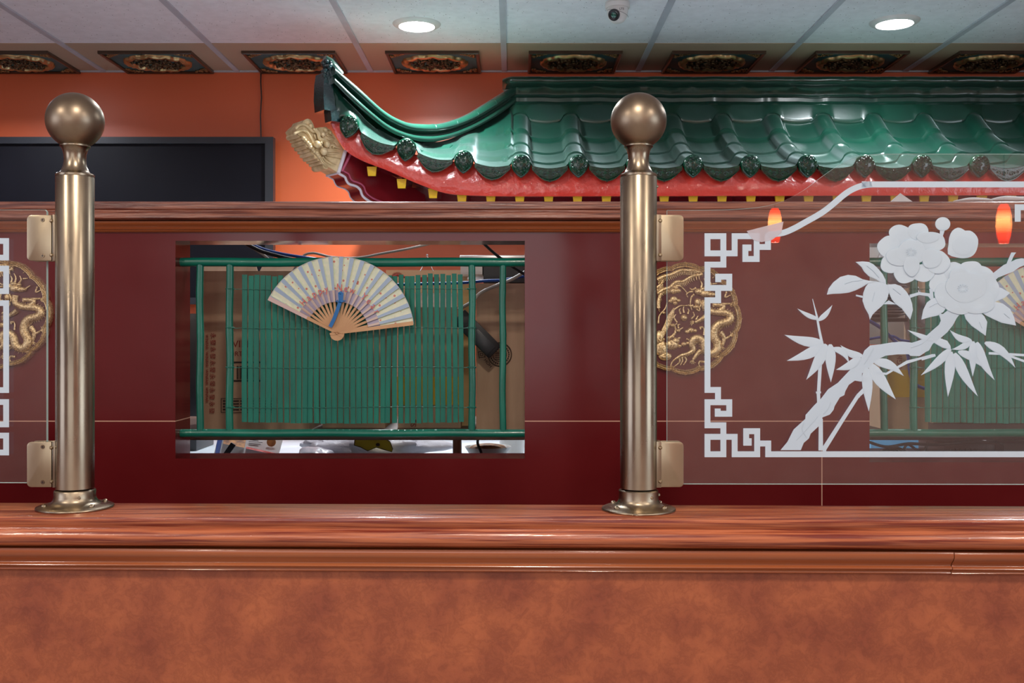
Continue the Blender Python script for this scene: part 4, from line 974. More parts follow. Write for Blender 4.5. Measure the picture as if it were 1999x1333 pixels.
# lower wall plate behind the rafters
mb = MB(); mb.box((-.42,4.30,H+.50),(RX1,4.34,H+.61)); mb.build('wall_plate', maroon_gloss, roof)
k = -6
while True:
    px = 1015+56.3*k+(0 if k > -5 else (5 if k == -5 else 8)); x = (px-1000)/K*3.985
    if k < -3: px = {-5:727,-4:785}.get(k, 690); x = (px-1000)/K*3.985
    if x > RX1-.05: break
    if k > -6:
        yt = {-5:326,-4:350,-3:369}.get(k, 380.5); zt_ = H+(650-yt)/K*3.985; hw = 9.5*3.985/K; hb = 7.5*3.985/K; hh = 18*3.985/K; y0 = 3.972
        fr = [(x-hw,y0,zt_),(x+hw,y0,zt_),(x+hb,y0+.003,zt_-hh),(x-hb,y0+.003,zt_-hh)]
        mb = MB(); mb.prism(fr, (0,.012,0)); mb.build('rafter_end', yellow_paint, roof, bevel=.0015)
        mb = MB(); mb.prism([(a+ (0),b+.0125,c) for a,b,c in fr], (0,.25,.03)); mb.build('rafter', maroon_gloss, roof)
    k += 1
# corner bracket beam: wavy bottom edge, white edging
A = [(661,338),(668,342),(674,346),(677,353),(682,359),(691,362),(698,365),(704,371),(707,380),(713,387),(724,394),(745,402),(775,410),(830,420)]
A = [(v.x,v.y) for v in spline([(x,y,0) for x,y in A], 4)]
topb = [(830,380),(760,340),(705,312),(675,294)]
face = [HPn(x,y) for x,y in A+topb]
mb = MB(); mb.prism(face, nrm*-.088); mb.build('bracket_beam', maroon_gloss, roof, smooth=30)
mb = MB(); mb.tube([HPn(x,y,.002) for x,y in A], .0052, 10); mb.tube([HPn(661,338,.002), HPn(675,294,.002)], .0075, 10)
mb.tube([HPn(x,y)-nrm*.088 for x,y in A], .003, 8); mb.tube([HPn(661,338), HPn(661,338)-nrm*.09], .0045, 8)
mb.build('bracket_edging', white_paint, roof)
mb = MB(); mb.tube([HPn(x+7,y-6,.003) for x,y in A[:-6]], .0036, 8, ); mb.tube([HPn(668,335,.003), HPn(684,302,.003)], .0055, 8); mb.build('bracket_inner_line', pink_paint, roof)
# carved gold head at the beam end
cK = lambda x, y: (550+x/7.406, 220+y/7.406)
hq = lambda x, y, off=0: HPn(*cK(x,y), off)
edge = []
low = [(690,790),(600,735),(560,690),(520,655),(470,610),(430,555),(395,505),(345,455),(310,395),(290,340),(230,285)]
for (x0,y0),(x1,y1) in zip(low, low[1:]):
    edge += [(x0,y0), ((x0+x1)/2-14, (y0+y1)/2+14)]
edge.append(low[-1])
outl = [(825,870)] + edge + [(210,240),(250,190),(300,150),(320,110),(370,92),(430,110),(460,165),(480,225),(560,210),(640,212),(700,245),(745,300),(900,530),(915,560)]
mb = MB(); mb.prism([hq(x,y) for x,y in outl], nrm*-.085)
for (x0,y0),(x1,y1) in zip(low, low[1:]):    # lobed rows running across the beam's width
    cx, cy = (x0+x1)/2, (y0+y1)/2; c = hq(cx-4, cy+4, -.006); L = (HPn(*cK(x0,y0))-HPn(*cK(x1,y1))).length*.55
    mb.tube([c-nrm*.0, c-nrm*.03, c-nrm*.06, c-nrm*.083], [L*.8,L,L*1.02,L*.9], 12); mb.ball(c-nrm*.083, L*.9, 10, 8)
def hb(x, y, r, off=.004): mb.ball(hq(x,y,off), r/7.406*3.9/K, 14, 10)
def hs(pts, r0, r1, off=.005):
    sp = spline([hq(x,y,off) for x,y in pts], 5); n = len(sp); mb.tube(sp, [(r0+(r1-r0)*i/(n-1))/7.406*3.9/K for i in range(n)], 10); mb.ball(sp[0], r0*.98/7.406*3.9/K, 10, 8)
hb(380,150,62,-.01); hb(420,190,40,.004); hb(600,315,42,.008); hb(610,560,58,.012); hb(515,460,56,.010); hb(655,450,58,.010); hb(570,440,28,.014); hb(630,250,46,-.002); hb(700,290,36,-.002)
hs([(210,230),(260,185),(330,175),(390,215),(440,265),(500,270)], 20, 30, .002); hs([(500,250),(540,300),(545,360),(600,410),(640,430)], 32, 22, .008)
hs([(190,300),(240,280),(310,260),(370,290),(420,360),(460,430),(500,470)], 20, 20, .004); hs([(470,240),(520,300),(540,380),(590,410)], 20, 16, .010); hs([(480,330),(495,380)], 20, 10, .006)
for x, y in ((315,370),(340,400),(375,435),(405,465),(420,500),(455,530),(475,560),(510,580),(530,610),(550,640)): hb(x, y, 30, .006)
for pts in ([(650,590),(740,590),(880,585)], [(650,610),(760,640),(865,665)], [(630,630),(700,700),(790,748)], [(600,640),(640,700),(720,760)], [(580,650),(610,710),(672,770)], [(650,570),(740,560),(830,570)], [(560,660),(590,720),(640,752)],
            [(640,270),(700,290),(740,330)], [(660,330),(720,340),(785,380)], [(670,380),(730,400),(770,380)], [(690,420),(760,430),(790,470)], [(620,240),(680,240),(710,270)]): hs(pts, 13, 4, .004)
hs([(700,500),(720,470),(750,470),(755,500),(735,505)], 14, 10, .006); hs([(740,470),(790,500),(850,515)], 20, 6, .005); hs([(570,430),(570,470),(590,500)], 16, 12, .016)
mb.build('carved_beast_head', gold_head, roof, smooth=60)

# ================================================================ CEILING: carved panels, downlights, camera
def make_panel(label):
    cx = -.34; cy = 4.515; hw = .199; t = thing('carved_ceiling_panel', label, 'ceiling panel', (cx, cy, ZC-.002), 'square carved panels along the ceiling edge')
    z = ZC-.002; hy = .168
    mb = MB()
    for k, (o_, i_, dz) in enumerate(((1,.93,.014),)):
        a = [(cx+sx*hw, cy+sy*hy) for sx, sy in ((-1,-1),(1,-1),(1,1),(-1,1))]; b = [(cx+sx*(hw-.014), cy+sy*(hy-.014)) for sx, sy in ((-1,-1),(1,-1),(1,1),(-1,1))]
        rws = []
        for q_, h_ in ((a,0),(a,-.012),([(x+(cx-x)*.02, y+(cy-y)*.02) for x,y in a],-.015),([(x+(cx-x)*.06, y+(cy-y)*.06) for x,y in a],-.013),(b,-.010),(b,-.004)):
            rws.append([(x,y,z+h_) for x,y in q_+[q_[0]]])
        mb.grid(rws)
    mb.build('frame', [frame_wood], t, smooth=30)
    mb = MB(); mb.box((cx-hw+.012, cy-hy+.012, z-.005), (cx+hw-.012, cy+hy-.012, z)); mb.build('backing', teal, t)
    mb = MB(); R0x, R0y = .148, .126; n = 96
    rws = []
    for j in range(n+1):
        a = 2*math.pi*j/n; sc_ = 1-.06*abs(math.sin(6*a))**6; rws.append([(cx+R0x*k*sc_*math.cos(a), cy+R0y*k*sc_*math.sin(a), z-h_*(1-.25*abs(math.cos(6*a))**12)) for k, h_ in ((1,.004),(.99,.014),(.94,.020),(.87,.021),(.82,.014),(.80,.006))])
    mb.grid(rws); mb.build('round_rim', mat('bright antique gold', (.75,.58,.3), .3, .8, col2=(.42,.27,.1)), t, smooth=60)
    mb = MB(); rnd = random.Random(5)
    for k in range(110):
        a = rnd.random()*6.283; r_ = math.sqrt(rnd.random())*.8; mb.ball((cx+R0x*r_*math.cos(a), cy+R0y*r_*math.sin(a), z-.008), (.004+rnd.random()*.010,.004+rnd.random()*.008,.005+rnd.random()*.009), 8, 6)
    for k in range(16):
        a = rnd.random()*6.283; r_ = rnd.random()*.6; x = cx+R0x*r_*math.cos(a); y = cy+R0y*r_*math.sin(a); b = rnd.random()*6.283
        mb.tube(spline([(x+.02*math.cos(b+i*.8)*i*.5, y+.02*math.sin(b+i*.8)*i*.5, z-.016) for i in range(4)], 4), .0028, 6)
    mb.build('carved_scene', dark_gold, t, smooth=60)
    for sx in (-1,1):
        for sy in (-1,1):
            mb = MB(); ox, oy = cx+sx*(hw-.018), cy+sy*(hy-.018)
            for k in range(26):
                u = rnd.random()*.062; v = rnd.random()*(.062-u); mb.ball((ox-sx*u, oy-sy*v, z-.008), (.003+rnd.random()*.004,)*2+(.005,), 7, 5)
            for k in range(4): mb.tube(spline([(ox-sx*(.005+.012*k+.006*math.cos(i)), oy-sy*(.05-.012*k+.006*math.sin(i)), z-.010) for i in range(5)], 3), .0016, 5)
            mb.build('corner_ornament', mat('antique gold ornament', (.5,.33,.14), .35, .75, col2=(.2,.11,.05), nscale=60), t, smooth=60)
    return t
labs = {-3: 'carved ceiling panel cut by the left frame edge', -2: 'carved ceiling panel above the black television, nearly black', -1: 'carved ceiling panel just behind the upturned roof tip', 0: 'carved ceiling panel nearest below the left round ceiling light',
        1: 'carved ceiling panel with gold top edge between security camera and roof ridge end', 2: 'dark carved ceiling panel just right of the security camera', 3: 'carved ceiling panel nearest below the right round ceiling light', 4: 'carved ceiling panel cut by the right frame edge'}
p0 = make_panel(labs[0]); base = Vector(p0.location)
for k, lb in labs.items():
    if k == 0: continue
    c = copy_tree(p0); c.location = base+Vector((TP*k, 0, 0)); c['label'] = lb
lamp_emit = mat('led diffuser', (1,1,1), .5, emit=(.90,.96,1), estr=30)
def downlight(x, y, power, col, label, spread=180):
    t = thing('round_ceiling_light', label, 'ceiling light', (x, y, ZC), 'round ceiling lights')
    MB().lathe([(.066,-.008),(.070,-.012),(.080,-.010),(.092,-.003),(.094,0),(.066,0)], (x,y,ZC), n=48).build('trim_ring', white_plastic, t)
    MB().lathe([(0,-.016),(.03,-.0155),(.055,-.0135),(.068,-.009),(.069,-.004)], (x,y,ZC), n=48).build('diffuser', lamp_emit, t)
    l = area('downlight_lamp', (x, y, ZC-.02), (0,0,0), .14, power, col, shape='DISK')
    l.parent = t; l.location = (0,0,-.02); l.data.spread = R(spread)
    return t
downlight(-.37, 3.98, 31, (.88,.96,1), 'round ceiling light left of the security camera', 150)
downlight(1.475, 3.95, 13, (.86,.95,1), 'round ceiling light right of the security camera', 150)
downlight(-2.2, 3.96, 13, (.86,.9,1), 'round ceiling light beyond the left frame edge', 150)
for x, y, pw, lb in ((-1.6, .1, 14, 'left of the dining side, nearest the partition'), (0.0, .3, 16, 'in the middle of the dining side, nearest the partition'), (1.6, .1, 14, 'right of the dining side, nearest the partition'), (-1.6, -1.8, 12, 'at the left by the rear wall'), (.25, -1.8, 12, 'in the middle by the rear wall'), (1.95, -1.8, 12, 'at the right by the rear wall')):
    downlight(x, y, pw, (1,.86,.72), 'round ceiling light '+lb+', unseen, added as fill')  # unseen ceiling lights added as warm fill for the partition and rear wall
downlight(-.4, 2.75, 7, (.95,.97,1), 'round ceiling light left above the aisle, unseen, added as fill'); downlight(1.6, 2.75, 8, (.95,.97,1), 'round ceiling light right above the aisle, unseen, added as fill')  # unseen lights added to brighten the boxes behind the openings
# security camera
cx, cy = .387*1.0, 3.72; cx = (1206-1000)/K*cy
t = thing('security_camera', 'white dome security camera with dark lens on the ceiling tile', 'security camera', (cx, cy, ZC))
rr = 24*cy/K
MB().lathe([(rr*.98,0),(rr*.98,-.004),(rr*.95,-.005),(rr,-.006),(rr,-.019),(rr*.97,-.022),(rr*.86,-.023),(0,-.023)], (cx,cy,ZC), n=48).build('mount_ring', white_plastic, t)
rb2 = rr*.86
MB().lathe([(rb2,-.020)]+[(rb2*math.cos(a)**.75 if a < 1.55 else 0, -.026-.050*math.sin(a)) for a in [k*math.pi/2/16 for k in range(17)]], (cx,cy,ZC), n=48).build('dome_body', white_plastic, t, smooth=180)
dirv = Vector((-.42,-.75,-.48)).normalized(); ctr = Vector((cx,cy,ZC-.036))+dirv*.030
rot = dirv.to_track_quat('Z','Y').to_matrix().to_4x4()
def oriented(prof, n=32, sc_=(1,1)):
    m_ = MB().lathe(prof, (0,0,0), n=n); m_.v = [Matrix.Translation(ctr) @ rot @ Vector((v.x*sc_[0],v.y*sc_[1],v.z)) for v in m_.v]; return m_
ln = oriented([(0,-.01),(.021,-.01),(.021,.010),(.0185,.012),(.016,.010),(0,.009)]).build('lens_housing', black_plastic, t)
oriented([(0,.012),(.008,.0115),(.011,.009),(0,.008)]).build('lens', mat('green coated lens', (.01,.12,.09), .08, coat=1), ln)
MB().tube([(cx+rb2*1.0*math.cos(a), cy+rb2*1.0*math.sin(a), ZC-.030-.012*(math.cos(a)+1)*1.0+.0) for a in [R(180+k*9) for k in range(21)]], .0007, 6).build('seam', mat('grey seam', (.25,.24,.24), .5), t)
text_mesh('LTS', .0105, black_ink, t, 'lettering', facing(Vector((cx+.011, cy-rb2*.97-.001, ZC-.035)), 0), .0003)

# ================================================================ TELEVISION and its cable
DTV = 4.6
t = thing('television', 'black wall television on the orange wall, behind the left brass post', 'television', P(246, 594, DTV))
def tvr(x0,x1,y0,y1,d0_,d1_): 
    a = P(x0,y1,DTV); b = P(x1,y0,DTV); return MB().box((a.x,d0_,a.z),(b.x,d1_,b.z))
mb = MB()
for q_ in ((-43,535,268,281),(-43,535,581,594),(-43,-25,281,581),(519,535,281,581)):
    a = P(q_[0],q_[3],DTV); b = P(q_[1],q_[2],DTV); mb.box((a.x,DTV-.012,a.z),(b.x,DTV+.03,b.z))
mb.build('bezel', bezel_m, t, weld=False)
tvr(-25,519,281,581,DTV+.006,DTV+.01).build('screen', screen_m, t)
tvr(-38,530,272,590,DTV+.012,DTV+.075).build('rear_housing', black_plastic, t)
mb = MB(); mb.tube([P(x,y,4.675) for x,y in ((510,139),(509.5,160),(511,190),(509,225),(510,262),(510,300))], .003, 8)
props(mb.build('power_cable', black_plastic), 'thin black cable running down the orange wall to the television', 'cable')

# ================================================================ BACK-BAR AREA behind the middle wall
zs = H-.237
o = MB().box((-1.25, 2.42, zs-.016), (.22, 2.92, zs)).build('shelf', mat('shelf board', (.12,.06,.04), .5), bevel=.002); props(o, 'shelf carrying the cardboard boxes behind the left serving opening', 'shelf')
o = MB().box((.70, 2.42, zs-.016), (1.95, 2.92, zs)).build('shelf', dark_shelf, bevel=.002); props(o, 'dark shelf behind the right serving opening', 'shelf')
zk = H-.392
t = thing('work_counter', 'long pale work counter behind the maroon tiled wall', 'counter', (.2, 3.2, 0))
MB().box((-1.9, 2.85, zk-.04), (2.2, 4.66, zk)).build('worktop', counter_m, t, bevel=.004); MB().box((-1.85, 2.9, 0), (2.15, 4.6, zk-.04)).build('base_cabinet', counter_m, t)
for sx in (-1.24, .2, .72, 1.93):
    o = MB().box((sx-.012, 2.80, zk), (sx+.012, 2.90, zs-.016)).build('shelf_support', steel_m); props(o, {-1.24:'steel support under the left end of the left shelf', .2:'steel support under the right end of the left shelf', .72:'steel support under the left end of the dark shelf', 1.93:'steel support under the right end of the dark shelf'}[sx], 'support')
def carton(name, px0, px1, py0, d, dep, label, m=cardboard, flaps=True, tape=None, grp=None):
    x0 = (px0-1000)/K*d; x1 = (px1-1000)/K*d; z1 = zz(py0, d)
    t = thing(name, label, 'box', ((x0+x1)/2, d+dep/2, zs), grp)
    rows = []; n = 14     # gently bulging front
    mb = MB(); fr = []
    for i in range(n+1):
        u = i/n; fr.append([(x0+(x1-x0)*u, d-.004*math.sin(math.pi*u)*math.sin(math.pi*v)+.0015*math.sin(u*11+v*2), zs+(z1-zs)*v) for v in [k/8 for k in range(9)]])
    mb.grid(fr); bk = [[(x,d+dep,z) for x,y,z in c_] for c_ in fr]; mb.grid(bk)
    per = [c_[0] for c_ in fr]+fr[-1][1:]+[c_[-1] for c_ in fr[-2::-1]]+fr[0][-2:0:-1]; pb = [(a,d+dep,c) for a,b,c in per]; k_ = len(per)
    mb.add(per+pb, [(a,(a+1)%k_,(a+1)%k_+k_,a+k_) for a in range(k_)])
    mb.build('carton_body', m, t, smooth=30)
    if flaps:
        for s_ in (0,1):
            xa = x0+(x1-x0)*(.0 if s_ == 0 else .56); xb = x0+(x1-x0)*(.54 if s_ == 0 else 1)
            MB().prism([(xa,d,z1),(xb,d,z1),(xb-.006,d+.008,z1+.014-.004*s_),(xa+.004,d+.008,z1+.012)], (0,.003,0)).build('flap', m, t, smooth=0)
    if tape:
        za, zb = zz(tape[0],d), zz(tape[1],d); MB().box((x0-.001,d-.0052,zb),(x1+.001,d-.0042,za)).build('tape_band', tape_yellow, t)
    return t
ca = carton('cardboard_box', 385, 604, 529, 2.50, .32, 'brown cardboard box with red vertical print behind the left end of the blind', grp='cardboard boxes on the left shelf')
tx = lambda body, size, m, par, x, y, d, roll=0, sx=1, al='CENTER', nm='printed_text': text_mesh(body, size, m, par, nm, facing(P(x,y,d-.0055), roll, sx), .0002, al)
for i in range(12): tx('永發'[i % 2], .0145, red_ink, ca, 416-i*.25, 655+i*13.3, 2.50, R(-90))
tx('WINFAR  WINFAR  WINFAR  WINFAR', .0098, red_ink, ca, 404, 652, 2.50, R(-90), 1, 'LEFT')
tx('VIN', .024, red_ink, ca, 470, 672, 2.50); tx('ORTUNE', .0165, red_ink, ca, 474, 691, 2.50)
for a in (707, 743): MB().box((P(452,a,2.5).x, 2.4935, zz(a+1.6,2.5)), (P(520,a,2.5).x, 2.4945, zz(a-1.6,2.5))).build('printed_rule', black_ink, ca)
mb = MB()
for k in range(16):
    xx = P(464+k*2.2,0,2.5).x; mb.box((xx,2.4935,zz(740,2.5)),(xx+.0008+.0012*(k % 3 == 0),2.4945,zz(714,2.5)))
mb.build('barcode', black_ink, ca)
mb = MB()
for a,b,c_,d_ in ((433,540,777,778),(433,540,804,805),(433,434,777,805)): mb.box((P(a,0,2.5).x,2.4935,zz(d_,2.5)),(P(b,0,2.5).x,2.4945,zz(c_,2.5)))
mb.build('print_border', black_ink, ca)
mb = MB()
for k in range(4):
    for a, b in ((437,452),(455,468),(471,482+k),(490,505-k),(509,532)): mb.box((P(a,0,2.5).x,2.4935,zz(783.5+k*5.6,2.5)),(P(b,0,2.5).x,2.4945,zz(781+k*5.6,2.5)))
mb.build('printed_lines', black_ink, ca)
cb = carton('cardboard_box', 630, 752, 560, 2.56, .28, 'pale cardboard box behind the middle of the blind', cardboard_light, True, grp='cardboard boxes on the left shelf')
cc = carton('cardboard_box', 777, 900, 600, 2.56, .26, 'pale cardboard box with red letters behind the right half of the blind', cardboard_light, False, (735, 790), grp='cardboard boxes on the left shelf')
tx('SE', .02, red_ink, cc, 808, 826, 2.56, R(90))
ce = carton('cardboard_box', 930, 1060, 553, 2.50, .34, 'brown cardboard box with round stamp behind the right end of the railing', cardboard, False, grp='cardboard boxes on the left shelf')
mb = MB(); c = P(976,692,2.494)
for r_ in (23.5,22,13.5): mb.tube([(c.x+r_*2.494/K*math.cos(a), c.y, c.z+r_*2.494/K*math.sin(a)) for a in [2*math.pi*k/40 for k in range(40)]], .0006, 4, closed=True)
for k in range(28):
    a = 2*math.pi*k/28; mb.box((c.x+18*2.494/K*math.cos(a)-.0014, c.y-.0004, c.z+18*2.494/K*math.sin(a)-.002),(c.x+18*2.494/K*math.cos(a)+.0014, c.y, c.z+18*2.494/K*math.sin(a)+.002))
for k in range(6): mb.box((c.x-.011, c.y-.0004, c.z-.012+.0045*k), (c.x+.011, c.y, c.z-.0108+.0045*k))
mb.build('round_stamp', black_ink, ce)
tx('回', .019, black_ink, ce, 941, 693, 2.5, R(8)); tx('HOH', .011, black_ink, ce, 953, 709, 2.5, R(-50))
# printed card hanging behind the blind
t = thing('printed_card', 'tan card with red pictures hanging behind the blind, right of the fan', 'card', P(835, 602, 2.75))
MB().box((P(754,0,2.75).x,2.75,zz(602,2.75)),(P(913,0,2.75).x,2.753,zz(527,2.75))).build('card', cardboard_light, t)
mb = MB()
for k in range(12):
    a = R(k*15+5); mb.tube([P(776+4*math.cos(a),541-4*math.sin(a),2.748), P(776+12*math.cos(a),541-10*math.sin(a),2.748)], .0008, 5)
mb.tube([P(x,y,2.748) for x,y in ((766,541),(776,537),(792,541))], .003, 6); mb.build('picture', red_ink, t)
MB().box((P(820,0,2.75).x,2.747,zz(556,2.75)),(P(858,0,2.75).x,2.749,zz(541,2.75))).build('picture', red_ink, t)
mb = MB(); mb.tube([P(x,y,2.745) for x,y in ((821,529),(826,520),(834,498),(842,520),(846,529))], .001, 5); mb.ball(P(834.5,498,2.745), .003); mb.build('hanging_clip', steel_m, t)
o = MB().box((P(808,0,2.66).x,2.66,zz(600,2.66)),(P(893,0,2.66).x,2.68,zz(572,2.66))).build('white_board', paper_m); props(o, 'small white board showing between the blind slats right of the fan', 'board')
# black handset leaning on the box
t = thing('card_terminal', 'black handset leaning across the gap beside the round-stamped box', 'handset', P(930, 660, 2.46))
def obox(px, py, d, hw, hh, th, roll):
    c = P(px,py,d); rt = Matrix.Rotation(roll, 4, 'Y'); m_ = MB().box((-hw,-th,-hh),(hw,0,hh)); m_.v = [rt @ v + c for v in m_.v]; return m_
obox(932,652,2.455,.021,.062,.022,R(-45)).build('body', black_plastic, t, bevel=.003); obox(942,668,2.431,.0145,.030,.002,R(-45)).build('keypad', bezel_m, t, bevel=.0005)
o = MB().box((P(900,0,2.62).x,2.62,zz(838,2.62)),(P(921,0,2.62).x,2.63,zz(556,2.62))).build('leaflet', mat('yellow leaflet', (.75,.55,.25), .6)); props(o, 'narrow yellow leaflet standing between the blind and the right upright', 'leaflet')
# metal case and black tray at the right
t = thing('metal_case', 'silver edged case above the round-stamped box', 'case', P(965, 552, 2.62)); MB().box((P(897,0,2.62).x,2.62,zz(512,2.62)),(P(1040,0,2.62).x,2.9,zz(498,2.62))).build('lid', steel_m, t, bevel=.004)
MB().box((P(899,0,2.62).x,2.63,zz(535,2.62)),(P(942,0,2.62).x,2.89,zz(512,2.62))).build('label_panel', paper_m, t); MB().box((P(944,0,2.62).x,2.63,zz(551,2.62)),(P(1040,0,2.62).x,2.89,zz(512,2.62))).build('dark_panel', black_plastic, t)
def cable(pts, d, r, m, label, name='cable'):
    pts = [P(x,y,d+(dd[0] if dd else 0)) for x,y,*dd in pts]; o = MB().tube(spline(pts, 8), r, 8).build(name, m); return props(o, label, 'cable')
cable([(485,474),(520,488),(560,497),(600,503),(640,508,.05)], 2.42, .0035, cable_blue, 'blue cable above the top rail left of the fan')
cable([(478,474),(510,490),(545,500),(570,506)], 2.38, .0045, black_plastic, 'black cable above the top rail beside the blue cable')
cable([(478,474),(500,488),(524,505),(530,520)], 2.40, .003, cable_white, 'grey cable dropping behind the top rail left of the fan')
cable([(570,535),(590,502),(612,494),(650,502),(700,503),(745,495),(790,487),(830,478),(880,466)], 2.5, .003, cable_white, 'grey cable arching above the left fan')
cable([(936,466),(955,485),(975,502),(1000,520),(1040,545)], 2.4, .0035, black_plastic, 'black cable slanting behind the right end of the top rail')
cable([(760,556),(830,554),(900,552),(950,548),(985,546),(1030,538)], 2.44, .0035, cable_blue, 'blue cable crossing behind the right uprights')
cable([(895,604),(920,590),(940,571),(975,555),(1000,545),(1030,528)], 2.42, .004, cable_white, 'thick grey cable curving behind the right uprights')
# under the left railing: leaflets, phone, plastic bag, bowl
t = thing('menu_leaflet', 'printed menu leaflet with a food picture below the left railing', 'leaflet', P(485, 905, 3.0))
def tilted(x0,y0,x1,y1,x2,y2,x3,y3,d,dz=.05,m=paper_m,nm='sheet',th=.001,par=t):
    q_ = [P(x0,y0,d+dz),P(x1,y1,d+dz),P(x2,y2,d),P(x3,y3,d)]; return MB().prism(q_, (0,th,0)).build(nm, m, par, smooth=0)
tilted(428,846,556,846,540,905,415,898,3.0); tilted(427,846,437,846,428,890,420,888,2.996,.05,menu_blue,'blue_edge'); tilted(440,846,482,846,478,874,436,866,2.994,.05,food_m,'photo'); tilted(482,871,545,884,540,888,480,875,2.992,.04,red_ink,'red_line')
mb = MB(); mb.lathe([(0,0),(.0135,0),(.0135,.001),(0,.001)], P(530,863,3.02), axis='y', n=24); mb.build('food_picture', food_m, t)
mb = MB()
for k in range(6): mb.prism([P(486,851+k*3.4,3.026),P(513-(k%3)*4,853+k*3.4,3.026),P(513-(k%3)*4,854+k*3.4,3.026),P(486,852+k*3.4,3.026)], (0,.0005,0))
mb.build('printed_lines', black_ink, t, smooth=0)
o = obox(447,880,2.95,.008,.026,.006,R(35)).build('pen_holder', black_plastic, bevel=.002); props(o, 'black glossy gadget corner lying on the menu leaflet', 'gadget')
def crumple(px0,px1,py0,py1,d,dep,m,label,name,seed,cat='bag',thing_=True):
    rnd = random.Random(seed); n = 16; c = P((px0+px1)/2,(py0+py1)/2,d+dep/2); rx = (px1-px0)/2*d/K; rz = (py1-py0)/2*d/K
    mb = MB().ball(c, (rx,dep/2,rz), 36, 22)
    ph = [rnd.random()*6 for _ in range(6)]
    for v in mb.v:
        q_ = v-c; k_ = 1+.10*math.sin(q_.x*60+ph[0]+q_.z*30)+.08*math.sin(q_.z*90+ph[1]+q_.x*41)+.05*math.sin(q_.x*150+ph[2])+.04*math.sin(q_.y*90+q_.z*140+ph[3])
        v.x = c.x+q_.x*k_; v.z = c.z+q_.z*k_; v.y = c.y+q_.y*k_
    return mb
mb = crumple(588,866,838,902,2.95,.2,plastic_bag_m,'','',4); t = thing('plastic_bag', 'crumpled white plastic bag with yellow print below the left railing', 'bag', P(727, 905, 3.0)); mb.build('bag_body', plastic_bag_m, t, smooth=60)
mb = MB(); mb.prism([P(x,y,2.925) for x,y in ((693,856),(700,852),(745,852),(762,862),(767,876),(766,882),(752,878),(735,873),(718,880),(705,873),(692,869))], (0,.004,0)); mb.build('yellow_print', bag_yellow, t)
mb = MB(); mb.tube([P(x,y,2.922) for x,y in ((693,856),(700,852),(745,852),(762,862),(767,876),(766,882),(752,878),(735,873),(718,880),(705,873),(692,869),(693,856))], .0012, 5); mb.ball(P(738,868,2.92), (.006,.002,.005)); mb.build('print_outline', black_ink, t)
for (px, dd_) in ((620, 2.99),):
    mb = crumple(px-35,px+35,872,900,2.86,.1,plastic_bag_m,'','',9); props(mb.build('plastic_bag', plastic_bag_m, smooth=60), 'small crumpled white bag at the left foot of the printed bag', 'bag')
t = thing('white_bowl', 'white bowl with food below the right end of the left railing', 'bowl', P(953, 900, 2.9))
cb_ = P(953,900,2.9); MB().lathe([(0,0),(.04,0),(.066,.042),(.062,.042),(.036,.006),(0,.006)], cb_, n=40).build('bowl', white_plastic, t); MB().ball(cb_+Vector((0,0,.038)), (.052,.05,.012), 20, 8).build('food', food_m, t)
o = MB().lathe([(0,0),(.035,0),(.045,.10),(.042,.10),(.033,.003),(0,.003)], P(1000,889,3.15), n=32).build('white_tub', white_plastic); props(o, 'white tub behind the bowl below the left railing', 'tub')
cable([(936,846),(933,865),(940,885),(936,905)], 2.6, .0035, black_plastic, 'dark twisted cord hanging under the left railing beside the bowl', 'cord')
o = MB().lathe([(0,0),(.012,0),(.012,.09),(0,.09)], P(893,905,2.75), n=20).build('marker_pen', mat('brown bottle', (.4,.18,.1), .3)); props(o, 'thin brown bottle between plastic bag and bowl', 'bottle')
# dark equipment on the wall side behind the left opening (left end)
o = MB().box((P(150,0,3.4).x,3.4,zk),(P(384,0,3.4).x,3.6,zz(612,3.4)-.35+.35)).build('dark_cabinet', black_plastic, bevel=.004); props(o, 'black cabinet standing left of the cardboard boxes', 'cabinet')

# right opening contents
t = thing('plate_stack', 'tall stack of paper plates behind the left uprights of the right opening', 'plates', P(1722, 622, 2.62))
for k in range(11):
    zc = zz(620,2.62)+k*.0072; c = P(1722+.6*math.sin(k*2),0,2.62)
    MB().lathe([(0,0),(.036,0),(.058,.008),(.0575,.0095),(.036,.002),(0,.002)], (c.x, 2.62, zc), n=36).build('plate', mat('paper plate', (.46,.36,.36), .6), t)
mb = MB().box((P(1697,0,2.56).x,2.545,zz(628,2.56)),(P(1768,0,2.56).x,2.86,zz(621,2.56))); props(mb.build('wire_shelf', dark_shelf), 'small ledge under the paper plates', 'shelf')
mb = crumple(1773,1808,548,686,2.56,.075,grey_bag_m,'','',12); props(mb.build('plastic_bag', grey_bag_m, smooth=60), 'tall grey plastic bag standing on the yellow-taped box beside the paper plates', 'bag')
mb = crumple(1704,1790,477,560,2.6,.1,grey_bag_m,'','',21); props(mb.build('plastic_bag', grey_bag_m, smooth=60), 'grey plastic bag on top of the paper plates under the opening head', 'bag')
o = MB().box((P(1700,0,2.85).x,2.86,zz(672,2.85)),(P(1768,0,2.85).x,2.9,zz(470,2.85))).build('white_cabinet', mat('white enamel', (.78,.82,.85), .3)); props(o, 'white enamel panel behind the paper plates', 'panel')
cf = carton('cardboard_box', 1733, 1812, 690, 2.50, .2, 'cardboard box with wide yellow tape behind the right opening', cardboard_light, False, (722, 775), grp='cardboard boxes on the dark shelf')
tx('nGh', .018, red_ink, cf, 1757, 707, 2.5, R(90))
carton('cardboard_box', 1690, 1729, 742, 2.72, .18, 'shaded brown cardboard box left of the yellow-taped box', cardboard, False, grp='cardboard boxes on the dark shelf')
carton('cardboard_box', 1822, 2080, 545, 2.7, .2, 'wide brown cardboard box behind the right blind', cardboard, False, grp='cardboard boxes on the dark shelf')
